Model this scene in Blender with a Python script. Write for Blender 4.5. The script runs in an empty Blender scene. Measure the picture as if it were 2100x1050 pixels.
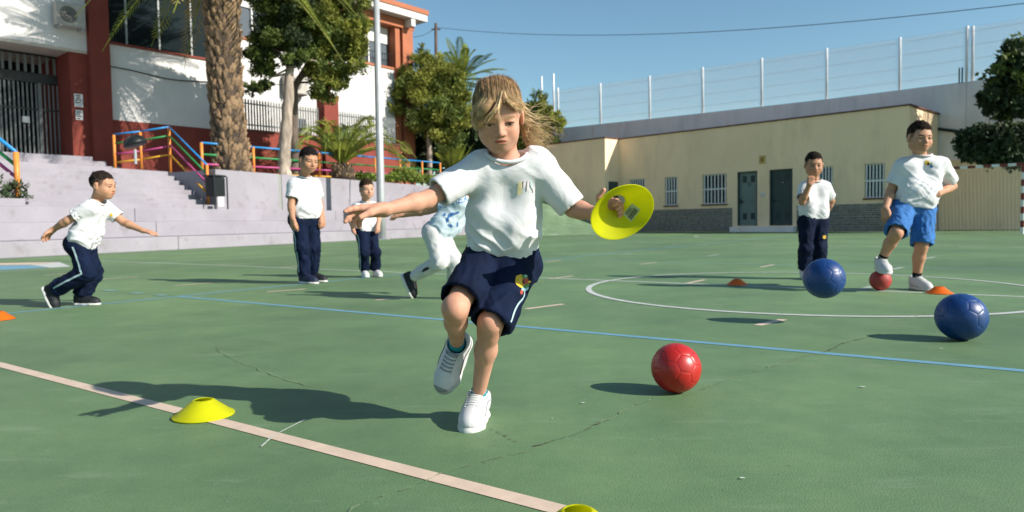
import bpy, math, random
import numpy as np
from mathutils import Vector, Matrix
from mathutils.bvhtree import BVHTree

rng = np.random.default_rng(7)
random.seed(7)
scene = bpy.context.scene
COL = scene.collection
rad = math.radians

# ------------------------------------------------------------------ camera
FPX, PITCH, ROLL, EYE = 1445.0, rad(2.79), rad(-0.91), 0.6
_w = np.array([0, math.cos(PITCH), -math.sin(PITCH)])
_u = np.array([0, math.sin(PITCH), math.cos(PITCH)])
_r = np.array([1.0, 0, 0])
CR = math.cos(ROLL) * _r + math.sin(ROLL) * _u
CU = -math.sin(ROLL) * _r + math.cos(ROLL) * _u
CW = _w
cam_data = bpy.data.cameras.new('camera')
cam = bpy.data.objects.new('camera', cam_data)
COL.objects.link(cam)
cam_data.sensor_width = 36.0
cam_data.lens = 36.0 * FPX / 2100.0
cam_data.clip_start = 0.05
cam_data.clip_end = 2000.0
m = Matrix.Identity(4)
for i in range(3):
    m[i][0], m[i][1], m[i][2] = CR[i], CU[i], -CW[i]
m[2][3] = EYE
cam.matrix_world = m
cam_data.dof.use_dof = True
cam_data.dof.focus_distance = 2.02
cam_data.dof.aperture_fstop = 5.0
scene.camera = cam

# ------------------------------------------------------------------ sky, sun, exposure
SUN_EL = rad(31.0)
SUN_H = np.array([0.917, -0.399])                     # horizontal direction towards the sun
world = bpy.data.worlds.new('World')
scene.world = world
world.use_nodes = True
wn = world.node_tree
bg = wn.nodes['Background']
sky = wn.nodes.new('ShaderNodeTexSky')
sky.sky_type = 'NISHITA'
sky.sun_disc = False
sky.sun_elevation = SUN_EL
sky.sun_rotation = math.atan2(SUN_H[0], SUN_H[1])
sky.air_density = 1.0
sky.dust_density = 0.35
sky.ozone_density = 0.8
tint = wn.nodes.new('ShaderNodeMix')                   # the air of the place: a slightly greener blue
tint.data_type, tint.blend_type = 'RGBA', 'MULTIPLY'
tint.inputs[0].default_value = 1.0
tint.inputs[7].default_value = (0.80, 1.0, 1.0, 1)
wn.links.new(sky.outputs[0], tint.inputs[6])
wn.links.new(tint.outputs[2], bg.inputs['Color'])
bg.inputs['Strength'].default_value = 0.092
sun_data = bpy.data.lights.new('sun', 'SUN')
sun_data.energy = 5.0
sun_data.angle = rad(0.53)
sun_data.color = (1.0, 0.93, 0.83)
sun = bpy.data.objects.new('sun', sun_data)
COL.objects.link(sun)
sd = np.array([SUN_H[0] * math.cos(SUN_EL), SUN_H[1] * math.cos(SUN_EL), math.sin(SUN_EL)])
sun.rotation_euler = Vector(sd).to_track_quat('Z', 'Y').to_euler()
sun.location = (20, -10, 30)
scene.view_settings.view_transform = 'Standard'
scene.view_settings.look = 'None'
scene.view_settings.gamma = 1.0
scene.view_settings.exposure = 0.6
scene.view_settings.use_curve_mapping = False
scene.render.engine = 'CYCLES'
scene.cycles.use_denoising = True
scene.cycles.max_bounces = 8
scene.cycles.transparent_max_bounces = 8

# ------------------------------------------------------------------ measuring helpers
A3 = lambda *p: np.array(p, float)


def ray(px, py):
    return (px - 1050) / FPX * CR + (525 - py) / FPX * CU + CW


def gp(px, py, z=0.0):                                # point on a level plane
    d = ray(px, py)
    return A3(0, 0, EYE) + d * ((z - EYE) / d[2])


def at(px, py, Y):                                    # point at a distance
    d = ray(px, py)
    return A3(0, 0, EYE) + d * (Y / d[1])


def unit(v):
    v = np.asarray(v, float)
    return v / np.linalg.norm(v)


# ------------------------------------------------------------------ scene helpers
ORI = {}


def root(name, label, cat, loc=(0, 0, 0), group=None, kind=None):
    o = bpy.data.objects.new(name, None)
    o.empty_display_size = 0.1
    COL.objects.link(o)
    o.location = tuple(float(c) for c in loc)
    ORI[o] = np.array(loc, float)
    tag(o, label, cat, group, kind)
    return o


def tag(o, label=None, cat=None, group=None, kind=None):
    for k, v in (('label', label), ('category', cat), ('group', group), ('kind', kind)):
        if v:
            o[k] = v
    return o


class MB:
    def __init__(s):
        s.v, s.f = [], []

    def add(s, V, F):
        b = len(s.v)
        s.v.extend([tuple(map(float, p)) for p in V])
        s.f.extend([tuple(int(i) + b for i in q) for q in F])
        return s

    def box(s, fr, a0, a1, b0, b1, c0, c1):
        o, ex, ey, ez = fr
        V = [o + ex * a + ey * b + ez * c for a in (a0, a1) for b in (b0, b1) for c in (c0, c1)]
        F = [(0, 1, 3, 2), (4, 6, 7, 5), (0, 4, 5, 1), (2, 3, 7, 6), (0, 2, 6, 4), (1, 5, 7, 3)]
        if np.dot(np.cross(ex, ey), ez) < 0:
            F = [q[::-1] for q in F]
        return s.add(V, F)

    def bar(s, p, q, w, h=None, up=(0, 0, 1)):         # square bar between two points
        p, q = np.array(p, float), np.array(q, float)
        h = h or w
        d = unit(q - p)
        up = np.array(up, float)
        if abs(d @ up) > 0.99:
            up = A3(1, 0, 0)
        x = unit(np.cross(d, up))
        y = np.cross(x, d)
        fr = (p, d, x, -y)
        return s.box(fr, 0, np.linalg.norm(q - p), -w / 2, w / 2, -h / 2, h / 2)

    def tube(s, pts, r, n=8, cap=True):
        pts = [np.array(p, float) for p in pts]
        m = len(pts)
        r = np.broadcast_to(np.array(r, float), (m,))
        V, F = [], []
        prev = None
        for i in range(m):
            d = unit(pts[min(i + 1, m - 1)] - pts[max(i - 1, 0)])
            if prev is None:
                a = A3(0, 0, 1) if abs(d[2]) < 0.9 else A3(1, 0, 0)
                x = unit(np.cross(d, a))
            else:
                x = unit(prev - d * (prev @ d))
            prev = x
            y = np.cross(d, x)
            for k in range(n):
                t = 2 * math.pi * k / n
                V.append(pts[i] + r[i] * (math.cos(t) * x + math.sin(t) * y))
        for i in range(m - 1):
            for k in range(n):
                a, b = i * n + k, i * n + (k + 1) % n
                F.append((a, b, b + n, a + n))
        if cap:
            F.append(tuple(range(n))[::-1])
            F.append(tuple((m - 1) * n + k for k in range(n)))
        return s.add(V, F)

    def lathe(s, prof, o=(0, 0, 0), n=32, ax=None, close=False):
        o = np.array(o, float)
        X, Y, Z = ax if ax else (A3(1, 0, 0), A3(0, 1, 0), A3(0, 0, 1))
        V, F = [], []
        m = len(prof)
        for (r, z) in prof:
            for k in range(n):
                t = 2 * math.pi * k / n
                V.append(o + r * (math.cos(t) * X + math.sin(t) * Y) + z * Z)
        rows = m if close else m - 1
        for i in range(rows):
            for k in range(n):
                a, b = i * n + k, i * n + (k + 1) % n
                c, d = ((i + 1) % m) * n + (k + 1) % n, ((i + 1) % m) * n + k
                F.append((a, b, c, d))
        return s.add(V, F)

    def poly(s, pts):
        return s.add(pts, [tuple(range(len(pts)))])


def mesh_data(name, V, F, mat, smooth=False):
    me = bpy.data.meshes.new(name)
    me.from_pydata([tuple(map(float, v)) for v in V] if not isinstance(V, list) else V, [], F)
    me.update()
    if mat:
        me.materials.append(mat)
    if smooth:
        me.polygons.foreach_set('use_smooth', [True] * len(me.polygons))
    return me


def part(name, mb, mat, parent=None, label=None, kind=None, smooth=False, cat=None, group=None, loc=None, bevel=0):
    org = ORI[parent] if parent is not None else (np.array(loc, float) if loc is not None else np.zeros(3))
    V = np.array(mb.v, float) - org
    me = mesh_data(name, V.tolist(), mb.f, mat, smooth)
    return obj(name, me, parent, label, kind, cat, group, org if parent is None else None, org, bevel)


def obj(name, me, parent=None, label=None, kind=None, cat=None, group=None, loc=None, org=None, bevel=0):
    o = bpy.data.objects.new(name, me)
    COL.objects.link(o)
    if parent is not None:
        o.parent = parent
    if loc is not None:
        o.location = tuple(float(c) for c in loc)
    ORI[o] = org if org is not None else (ORI[parent] if parent is not None else np.zeros(3))
    if bevel:
        bm = o.modifiers.new('bevel', 'BEVEL')
        bm.width = bevel
        bm.segments = 2
        bm.limit_method = 'ANGLE'
    tag(o, label, cat, group, kind)
    return o


def piece(name, me, parent, M):                       # a shared-mesh piece placed by a world matrix
    o = bpy.data.objects.new(name, me)
    COL.objects.link(o)
    o.parent = parent
    o.matrix_local = Matrix.Translation(Vector(-ORI[parent])) @ M
    ORI[o] = ORI[parent]
    return o


def mx(ex, ey, ez, o):
    M = Matrix.Identity(4)
    for i in range(3):
        M[i][0], M[i][1], M[i][2], M[i][3] = float(ex[i]), float(ey[i]), float(ez[i]), float(o[i])
    return M


# ------------------------------------------------------------------ materials
def nodes_of(name):
    ma = bpy.data.materials.new(name)
    ma.use_nodes = True
    nt = ma.node_tree
    return ma, nt, nt.nodes['Principled BSDF']


def N(nt, t, **kw):
    n = nt.nodes.new(t)
    for k, v in kw.items():
        if k in n.inputs:
            n.inputs[k].default_value = v
        else:
            setattr(n, k, v)
    return n


def rgba(c, f=1.0):
    return (min(c[0] * f, 1), min(c[1] * f, 1), min(c[2] * f, 1), 1)


def noise_ramp(nt, co, scale, c0, c1, p0=0.35, p1=0.65, detail=5, rough=0.6):
    n = N(nt, 'ShaderNodeTexNoise')
    n.inputs['Scale'].default_value = scale
    n.inputs['Detail'].default_value = detail
    n.inputs['Roughness'].default_value = rough
    nt.links.new(co, n.inputs['Vector'])
    r = N(nt, 'ShaderNodeValToRGB')
    r.color_ramp.elements[0].position = p0
    r.color_ramp.elements[0].color = c0
    r.color_ramp.elements[1].position = p1
    r.color_ramp.elements[1].color = c1
    nt.links.new(n.outputs['Fac'], r.inputs['Fac'])
    return r.outputs['Color'], n.outputs['Fac']


def mixc(nt, fac, a, b, mode='MIX'):
    mnode = N(nt, 'ShaderNodeMix', data_type='RGBA', blend_type=mode)
    if isinstance(fac, float):
        mnode.inputs[0].default_value = fac
    else:
        nt.links.new(fac, mnode.inputs[0])
    for sck, val in ((mnode.inputs[6], a), (mnode.inputs[7], b)):
        if isinstance(val, tuple):
            sck.default_value = val
        else:
            nt.links.new(val, sck)
    return mnode.outputs[2]


ALB = 0.80                                             # paints and cloths are duller than they look in full sun
KEEP = ('cream_render', 'raw_concrete', 'stone', 'door', 'leaflet', 'dark_leaf', 'hedge_leaf', 'sprig', 'goal', 'white_painted_steel', 'net_cord', 'sign', 'bark', 'yellow_flex', 'orange_flex')


def paint(name, col, rough=0.7, var=0.12, scale=3.0, bump=0.15, bscale=80.0, spec=0.35, stain=None, stain_scale=1.2,
          stain_amt=(0.55, 0.75), attr=None, metal=0.0, sheen=0.0, sss=0.0, dist=0.004, coat=0.0, stretch=None, transl=0.0, wrinkle=0.0, wscale=16.0):
    if not any(w in name for w in KEEP):
        col = tuple(c * ALB for c in col)
        stain = tuple(c * ALB for c in stain) if stain else None
    ma, nt, b = nodes_of(name)
    tc = N(nt, 'ShaderNodeTexCoord')
    co = tc.outputs['Object']
    if stretch:
        mp = N(nt, 'ShaderNodeMapping')
        mp.inputs['Scale'].default_value = stretch
        nt.links.new(co, mp.inputs['Vector'])
        co = mp.outputs['Vector']
    c, _ = noise_ramp(nt, co, scale, rgba(col, 1 - var), rgba(col, 1 + var))
    if attr:
        at_ = N(nt, 'ShaderNodeAttribute', attribute_name=attr)
        c = mixc(nt, 1.0, c, at_.outputs['Color'], 'MULTIPLY')
    if stain:
        sc, _ = noise_ramp(nt, co, stain_scale, (0, 0, 0, 1), (1, 1, 1, 1), stain_amt[0], stain_amt[1], 8, 0.65)
        c = mixc(nt, sc, c, rgba(stain))
    nt.links.new(c, b.inputs['Base Color'])
    b.inputs['Roughness'].default_value = rough
    b.inputs['Specular IOR Level'].default_value = spec
    b.inputs['Metallic'].default_value = metal
    b.inputs['Sheen Weight'].default_value = sheen
    b.inputs['Coat Weight'].default_value = coat
    if sss:
        b.inputs['Subsurface Weight'].default_value = sss
        b.inputs['Subsurface Radius'].default_value = (1.0, 0.35, 0.2)
        b.inputs['Subsurface Scale'].default_value = 0.006
    if bump:
        n = N(nt, 'ShaderNodeTexNoise')
        n.inputs['Scale'].default_value = bscale
        n.inputs['Detail'].default_value = 4
        nt.links.new(tc.outputs['Object'], n.inputs['Vector'])
        bp = N(nt, 'ShaderNodeBump')
        bp.inputs['Strength'].default_value = bump
        bp.inputs['Distance'].default_value = dist
        nt.links.new(n.outputs['Fac'], bp.inputs['Height'])
        if wrinkle:
            wn_ = N(nt, 'ShaderNodeTexNoise')
            wn_.inputs['Scale'].default_value = wscale
            wn_.inputs['Detail'].default_value = 3
            wn_.inputs['Distortion'].default_value = 1.6
            nt.links.new(tc.outputs['Object'], wn_.inputs['Vector'])
            rp_ = N(nt, 'ShaderNodeMath', operation='PINGPONG')
            rp_.inputs[1].default_value = 0.25
            nt.links.new(wn_.outputs['Fac'], rp_.inputs[0])
            b2 = N(nt, 'ShaderNodeBump')
            b2.inputs['Strength'].default_value = wrinkle
            b2.inputs['Distance'].default_value = 0.05
            nt.links.new(rp_.outputs[0], b2.inputs['Height'])
            nt.links.new(b2.outputs['Normal'], bp.inputs['Normal'])
        nt.links.new(bp.outputs['Normal'], b.inputs['Normal'])
    if transl:
        tr = N(nt, 'ShaderNodeBsdfTranslucent')
        nt.links.new(c, tr.inputs['Color'])
        ms = N(nt, 'ShaderNodeMixShader')
        ms.inputs[0].default_value = transl
        nt.links.new(b.outputs[0], ms.inputs[1])
        nt.links.new(tr.outputs[0], ms.inputs[2])
        nt.links.new(ms.outputs[0], nt.nodes['Material Output'].inputs['Surface'])
    return ma


def court_material():
    ma, nt, b = nodes_of('court_green_coating')
    tc = N(nt, 'ShaderNodeTexCoord')
    co = tc.outputs['Object']
    g = (0.195, 0.318, 0.150)
    c, _ = noise_ramp(nt, co, 0.45, rgba(g, 0.70), rgba((0.225, 0.340, 0.150), 1.08), 0.33, 0.66, 7, 0.66)
    c2, _ = noise_ramp(nt, co, 3.2, rgba((0.66, 0.76, 0.74)), rgba((1.14, 1.08, 1.0)), 0.32, 0.68, 9, 0.74)
    c = mixc(nt, 0.8, c, c2, 'MULTIPLY')
    c3, _ = noise_ramp(nt, co, 160, rgba((0.80, 0.80, 0.80)), rgba((1.15, 1.15, 1.15)), 0.3, 0.7, 3, 0.6)
    c = mixc(nt, 0.75, c, c3, 'MULTIPLY')
    # scuffs drawn out along the court
    mp = N(nt, 'ShaderNodeMapping')
    mp.inputs['Rotation'].default_value = (0, 0, 0.62)
    mp.inputs['Scale'].default_value = (2.0, 9.0, 1.0)
    nt.links.new(co, mp.inputs['Vector'])
    s1, _ = noise_ramp(nt, mp.outputs['Vector'], 1.0, (0, 0, 0, 1), (1, 1, 1, 1), 0.56, 0.82, 9, 0.72)
    c = mixc(nt, mixc(nt, 1.0, s1, (0.8, 0.8, 0.8, 1), 'MULTIPLY'), c, (0.27, 0.37, 0.23, 1))
    # worn ochre dust
    s2, _ = noise_ramp(nt, co, 1.1, (0, 0, 0, 1), (1, 1, 1, 1), 0.60, 0.78, 9, 0.75)
    c = mixc(nt, mixc(nt, 1.0, s2, (0.6, 0.6, 0.6, 1), 'MULTIPLY'), c, (0.31, 0.32, 0.17, 1))
    # dark scuffs
    mp2 = N(nt, 'ShaderNodeMapping')
    mp2.inputs['Rotation'].default_value = (0, 0, -0.5)
    mp2.inputs['Scale'].default_value = (1.5, 6.0, 1.0)
    nt.links.new(co, mp2.inputs['Vector'])
    s3, _ = noise_ramp(nt, mp2.outputs['Vector'], 0.7, (0, 0, 0, 1), (1, 1, 1, 1), 0.58, 0.85, 9, 0.7)
    c = mixc(nt, mixc(nt, 1.0, s3, (0.45, 0.45, 0.45, 1), 'MULTIPLY'), c, (0.075, 0.15, 0.085, 1))
    # broad worn zones
    z1, _ = noise_ramp(nt, co, 0.16, rgba((0.80, 0.84, 0.84)), rgba((1.12, 1.10, 1.06)), 0.38, 0.62, 4, 0.55)
    c = mixc(nt, 1.0, c, z1, 'MULTIPLY')
    d1, _ = noise_ramp(nt, co, 60, (1, 1, 1, 1), (0.62, 0.66, 0.62, 1), 0.66, 0.74, 3, 0.6)
    c = mixc(nt, 1.0, c, d1, 'MULTIPLY')
    # pale speckle
    v, _ = noise_ramp(nt, co, 28, (0, 0, 0, 1), (1, 1, 1, 1), 0.70, 0.78, 2, 0.5)
    c = mixc(nt, mixc(nt, 1.0, v, (0.22, 0.22, 0.22, 1), 'MULTIPLY'), c, (0.34, 0.44, 0.30, 1))
    c = mixc(nt, 1.0, c, (.85, .86, .90, 1), 'MULTIPLY')
    nt.links.new(c, b.inputs['Base Color'])
    b.inputs['Roughness'].default_value = 0.62
    b.inputs['Specular IOR Level'].default_value = 0.3
    n = N(nt, 'ShaderNodeTexNoise')
    n.inputs['Scale'].default_value = 220
    n.inputs['Detail'].default_value = 5
    nt.links.new(co, n.inputs['Vector'])
    bp = N(nt, 'ShaderNodeBump')
    bp.inputs['Strength'].default_value = 0.5
    bp.inputs['Distance'].default_value = 0.003
    nt.links.new(n.outputs['Fac'], bp.inputs['Height'])
    nt.links.new(bp.outputs['Normal'], b.inputs['Normal'])
    return ma


def worn_line(name, col, wear=0.5, under=(0.15, 0.27, 0.14)):
    col, under = tuple(c * ALB for c in col), tuple(c * ALB for c in under)
    ma, nt, b = nodes_of(name)
    tc = N(nt, 'ShaderNodeTexCoord')
    co = tc.outputs['Object']
    c, _ = noise_ramp(nt, co, 14, rgba(col, 0.88), rgba(col, 1.08), 0.3, 0.7, 6)
    s, _ = noise_ramp(nt, co, 45, (0, 0, 0, 1), (1, 1, 1, 1), 0.60 - 0.06 * wear, 0.70, 6, 0.7)
    c = mixc(nt, mixc(nt, 1.0, s, rgba((wear, wear, wear)), 'MULTIPLY'), c, rgba(under))
    nt.links.new(c, b.inputs['Base Color'])
    b.inputs['Roughness'].default_value = 0.65
    return ma


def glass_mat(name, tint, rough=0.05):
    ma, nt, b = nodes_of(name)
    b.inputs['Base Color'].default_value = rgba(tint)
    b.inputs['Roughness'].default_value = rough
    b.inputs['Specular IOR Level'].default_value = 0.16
    return ma


MT = dict(
    court=court_material(),
    earth=paint('bare_earth', (0.20, 0.16, 0.11), 0.9, 0.25, 0.6),
    white_line=worn_line('white_line_paint', (0.62, 0.64, 0.62), 0.5),
    thin_white=worn_line('faded_white_line_paint', (0.40, 0.46, 0.38), 0.6),
    yellow_line=worn_line('faded_yellow_line_paint', (0.36, 0.38, 0.17), 0.6),
    blue_line=worn_line('blue_line_paint', (0.155, 0.36, 0.50), 0.45),
    pale_blue=worn_line('pale_blue_line_paint', (0.20, 0.38, 0.38), 0.6),
    beige_line=worn_line('beige_line_paint', (0.72, 0.555, 0.43), 0.3, (0.30, 0.30, 0.2)),
    crack=paint('crack_dirt', (0.10, 0.105, 0.06), 0.95, 0.4, 30),
    crack_pale=paint('crack_filler', (0.20, 0.27, 0.145), 0.95, 0.4, 20),
    chalk=worn_line('chalk', (0.62, 0.66, 0.60), 0.9),
    lilac=paint('lilac_painted_concrete', (0.335, 0.317, 0.358), 0.85, 0.09, 0.8, 0.3, 30, stain=(0.235, 0.21, 0.215),
                stain_scale=2.3, stain_amt=(0.56, 0.76)),
    concrete=paint('raw_concrete', (0.86, 0.78, 0.76), 0.9, 0.14, 0.9, 0.3, 30, stain=(0.66, 0.50, 0.44), stain_scale=0.9,
                   stain_amt=(0.52, 0.74), stretch=(1, 1, 0.25)),
    green_conc=paint('green_painted_bank', (0.17, 0.27, 0.15), 0.85, 0.15, 1.5, 0.4, 25, stain=(0.38, 0.40, 0.34),
                     stain_scale=1.5, stain_amt=(0.58, 0.72)),
    white_wall=paint('white_render', (0.78, 0.76, 0.74), 0.85, 0.04, 1.2, 0.2, 40, stain=(0.66, 0.62, 0.58), stain_scale=0.7,
                     stain_amt=(0.62, 0.85)),
    soffit=paint('cream_soffit', (0.62, 0.55, 0.46), 0.85, 0.05),
    red_wall=paint('brick_red_render', (0.25, 0.050, 0.034), 0.8, 0.10, 1.4, 0.25, 40),
    terracotta=paint('terracotta_paint', (0.46, 0.155, 0.075), 0.75, 0.08, 1.4, 0.2, 40),
    dark_frame=paint('dark_window_frame', (0.03, 0.035, 0.035), 0.5, 0.2),
    metal_grey=paint('galvanised_steel', (0.50, 0.52, 0.54), 0.45, 0.08, 3, 0.05, 40, metal=0.3),
    white_metal=paint('white_painted_steel', (0.74, 0.74, 0.75), 0.5, 0.05, 3, 0.05),
    pale_bar=paint('pale_painted_bar', (0.42, 0.45, 0.44), 0.55, 0.12, 3, 0.05),
    grey_bar=paint('picket_grey_gate_shade', (0.17, 0.185, 0.185), 0.6, 0.15, 3, 0.05),  # picket grey; on the gate bars it puts the entrance shade into the colour
    dark_metal=paint('black_painted_steel', (0.02, 0.022, 0.024), 0.45, 0.2, 5, 0.05),
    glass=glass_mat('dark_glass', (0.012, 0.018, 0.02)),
    glass2=glass_mat('grey_glass', (0.10, 0.12, 0.14), 0.12),
    blue=paint('blue_rail_paint', (0.015, 0.25, 0.62), 0.4, 0.08, 4, 0.05),
    green=paint('green_rail_paint', (0.02, 0.26, 0.075), 0.45, 0.1, 4, 0.05),
    pink=paint('magenta_rail_paint', (0.50, 0.07, 0.24), 0.45, 0.1, 4, 0.05),
    yellow=paint('yellow_rail_paint', (0.72, 0.38, 0.03), 0.45, 0.08, 4, 0.05),
    orange=paint('orange_rail_paint', (0.78, 0.27, 0.05), 0.45, 0.08, 4, 0.05),
    cream=paint('cream_render', (0.92, 0.685, 0.455), 0.85, 0.06, 0.6, 0.2, 40, stain=(0.68, 0.50, 0.33), stain_scale=0.8,
                stain_amt=(0.50, 0.80), stretch=(1, 1, .35)),
    trim_red=paint('red_tile_coping', (0.15, 0.06, 0.045), 0.8, 0.15, 5),
    stone=paint('grey_stone_cladding', (0.22, 0.215, 0.20), 0.85, 0.3, 9, 0.5, 30),
    door_green=paint('green_metal_door', (0.15, 0.20, 0.19), 0.5, 0.1, 3, 0.1),
    door_dark=paint('dark_green_metal_door', (0.035, 0.06, 0.06), 0.5, 0.1, 3, 0.1),
    louvre=paint('door_vent_panel', (0.03, 0.045, 0.045), 0.6, 0.1),
    sign=paint('yellow_sign_plate', (0.55, 0.36, 0.10), 0.5, 0.05),
    plate_white=paint('white_plate', (0.75, 0.75, 0.75), 0.5, 0.05),
    post_red=paint('goal_red_paint', (0.19, 0.035, 0.025), 0.5, 0.1),
    post_white=paint('goal_white_paint', (0.75, 0.73, 0.70), 0.5, 0.06),
    net=paint('net_cord', (0.52, 0.47, 0.38), 0.9, 0.1),
    bark=paint('grey_bark', (0.34, 0.28, 0.23), 0.95, 0.4, 6, 0.9, 25, stretch=(1, 1, 0.3), dist=0.03),
    dark_bark=paint('dark_bark', (0.13, 0.10, 0.08), 0.95, 0.4, 6, 0.9, 25, stretch=(1, 1, 0.3), dist=0.03),
    palm_core=paint('palm_fibre', (0.075, 0.055, 0.04), 0.95, 0.4, 12, 0.8, 40),
    palm_scale=paint('palm_leaf_base', (0.31, 0.205, 0.12), 0.95, 0.55, 6, 0.8, 30, dist=0.02),
    palm_scale_d=paint('old_palm_leaf_base', (0.20, 0.135, 0.085), 0.95, 0.5, 6, 0.8, 30, dist=0.02),
    palm_leaf=paint('palm_leaflet', (0.13, 0.19, 0.04), 0.5, 0.35, 1.3, 0.0, transl=0.3),
    palm_leaf_y=paint('yellow_green_palm_leaflet', (0.26, 0.30, 0.045), 0.5, 0.35, 1.3, 0.0, transl=0.35),  # yellower leaflet colour, alternated with the greener one between fronds
    palm_dry=paint('dry_palm_leaflet', (0.34, 0.26, 0.09), 0.6, 0.3, 1.3, 0.0, transl=0.25),
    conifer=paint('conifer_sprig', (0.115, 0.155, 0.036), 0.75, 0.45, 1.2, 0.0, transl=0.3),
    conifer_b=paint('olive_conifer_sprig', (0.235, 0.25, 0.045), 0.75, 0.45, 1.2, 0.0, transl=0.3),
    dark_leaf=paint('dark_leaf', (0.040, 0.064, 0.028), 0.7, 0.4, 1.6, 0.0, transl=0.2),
    hedge=paint('hedge_leaf', (0.17, 0.23, 0.04), 0.7, 0.4, 2, 0.0, transl=0.25),
    wood_pole=paint('weathered_pole_wood', (0.12, 0.09, 0.08), 0.9, 0.2, 4),
    cable=paint('black_cable', (0.02, 0.02, 0.02), 0.6, 0.1),
    black_plastic=paint('black_plastic', (0.012, 0.016, 0.017), 0.45, 0.2, 6, 0.1),
    ac_case=paint('ac_casing', (0.50, 0.47, 0.42), 0.6, 0.06),
    ac_grille=paint('ac_fan_grille', (0.10, 0.10, 0.10), 0.6, 0.1),
    rubber_red=paint('red_rubber', (0.50, 0.018, 0.014), 0.36, 0.07, 9, 0.12, 300, spec=0.5, dist=0.001, stain=(0.36, 0.02, 0.02), stain_scale=14, stain_amt=(0.5, 0.72)),
    rubber_red2=paint('faded_red_rubber', (0.42, 0.055, 0.045), 0.55, 0.1, 9, 0.12, 300, dist=0.001),
    rubber_blue=paint('blue_rubber', (0.004, 0.048, 0.205), 0.40, 0.07, 9, 0.12, 300, spec=0.5, dist=0.001, stain=(0.012, 0.05, 0.15), stain_scale=14, stain_amt=(0.5, 0.72)),
    cone_yellow=paint('yellow_flexible_plastic', (0.76, 0.76, 0.015), 0.42, 0.07, 8, 0.08, 120, transl=0.58, stain=(.60, .58, .05), stain_scale=30, stain_amt=(.6, .8), dist=0.001),
    cone_orange=paint('orange_flexible_plastic', (0.85, 0.17, 0.012), 0.42, 0.06, 8, 0.08, 120, transl=0.35, dist=0.001),
)


def fast_mesh(name, V, Q, mat, smooth=False, cols=None):
    V = np.ascontiguousarray(V, np.float32)
    Q = np.ascontiguousarray(Q, np.int32)
    me = bpy.data.meshes.new(name)
    me.vertices.add(len(V))
    me.vertices.foreach_set('co', V.ravel())
    k = Q.shape[1]
    me.loops.add(Q.size)
    me.loops.foreach_set('vertex_index', Q.ravel())
    me.polygons.add(len(Q))
    me.polygons.foreach_set('loop_start', np.arange(0, Q.size, k, dtype=np.int32))
    if smooth:
        me.polygons.foreach_set('use_smooth', np.ones(len(Q), bool))
    if cols is not None:
        a = me.color_attributes.new('col', 'FLOAT_COLOR', 'POINT')
        a.data.foreach_set('color', np.c_[cols, np.ones(len(V))].astype(np.float32).ravel())
    me.update(calc_edges=True)
    me.validate()
    if mat:
        me.materials.append(mat)
    return me


# ================================================================== ground and court
I3 = (A3(0, 0, 0), A3(1, 0, 0), A3(0, 1, 0), A3(0, 0, 1))
part('ground', MB().poly([(-900, -900, -0.03), (900, -900, -0.03), (900, 900, -0.03), (-900, 900, -0.03)]), MT['earth'], kind='structure')
court = part('court', MB().poly([(-26, -14, 0), (34, -14, 0), (34, 62, 0), (-26, 62, 0)]), MT['court'], kind='structure')
D1 = np.array([0.8177, -0.5756])                       # the two directions of the court
D2 = np.array([0.5756, 0.8177])
_zl = [0.0015]


def strip(name, p, q, w, mat, z=None):
    p, q = np.array(p, float)[:2], np.array(q, float)[:2]
    d = unit(q - p)
    n = np.array([-d[1], d[0]]) * w / 2
    if z is None:
        _zl[0] += 0.00004
        z = _zl[0]
    L = np.linalg.norm(q - p)
    k = max(1, int(L / 1.0))
    V, F = [], []
    for i in range(k + 1):
        c = p + d * L * i / k
        V += [(*(c - n), z), (*(c + n), z)]
    for i in range(k):
        F.append((2 * i, 2 * i + 2, 2 * i + 3, 2 * i + 1))
    return part(name, MB().add(V, F), mat, court)


c0 = gp(1311.4, 577.8)[:2]
strip('centre_line', c0 - D1 * 11.2, c0 + D1 * 12, 0.045, MT['white_line'])
pb = gp(365, 608)[:2]
strip('blue_line', pb, pb + D1 * 16, 0.05, MT['blue_line'])
strip('blue_line', pb - D2 * 6, pb + D2 * 26, 0.05, MT['blue_line'])
pw = gp(339.4, 537.7)[:2]
strip('side_line', pw - D2 * 14, pw + D2 * 24, 0.055, MT['thin_white'])
pe = gp(600, 903.8)[:2]
strip('beige_line', pe - D1 * 6, pe + D1 * 6, 0.05, MT['beige_line'])
strip('yellow_line', gp(1115, 513), gp(2140, 526), 0.05, MT['yellow_line'])
strip('pale_blue_line', gp(1125, 533), gp(2140, 554), 0.045, MT['pale_blue'])
strip('far_line', gp(1000, 497), gp(1330, 480.5), 0.06, MT['thin_white'])
for a, b_, w in [((1553, 667.5), (1607, 655.5), .05), ((1078, 634), (1155, 624), .05), ((770, 616), (857, 607), .05), ((547, 599), (628, 593), .05),
                 ((358, 586), (440, 580), .05), ((205, 573), (282, 568), .05), ((90, 565), (140, 561), .05),
                 ((1410, 581), (1445, 574), .05), ((1130, 572), (1175, 566), .05),
                 ((688, 528), (728, 525), .06), ((818, 531.5), (857, 528.5), .06), ((575, 549), (614, 546.5), .05),
                 ((487, 521), (522, 518.5), .06), ((672, 509.5), (702, 508.5), .06), ((248, 533), (290, 530.5), .06), ((440, 543), (500, 540.6), .05),
                 ((1313, 542), (1347, 538.5), .05), ((1560, 548), (1587, 543), .05), ((1767, 594), (1789, 587), .06), ((1830, 553), (1852, 548), .06),
                 ((1897, 531), (1917, 527), .07), ((1450, 525.5), (1475, 522), .06), ((1275, 522), (1295, 519.5), .06),
                 ((1120, 537), (1152, 533.5), .05), ((1133, 519.6), (1163, 518.4), .07)]:
    strip('dash_marking', gp(*a), gp(*b_), w, MT['beige_line'] if w <= 0.05 else MT['thin_white'])
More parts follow.
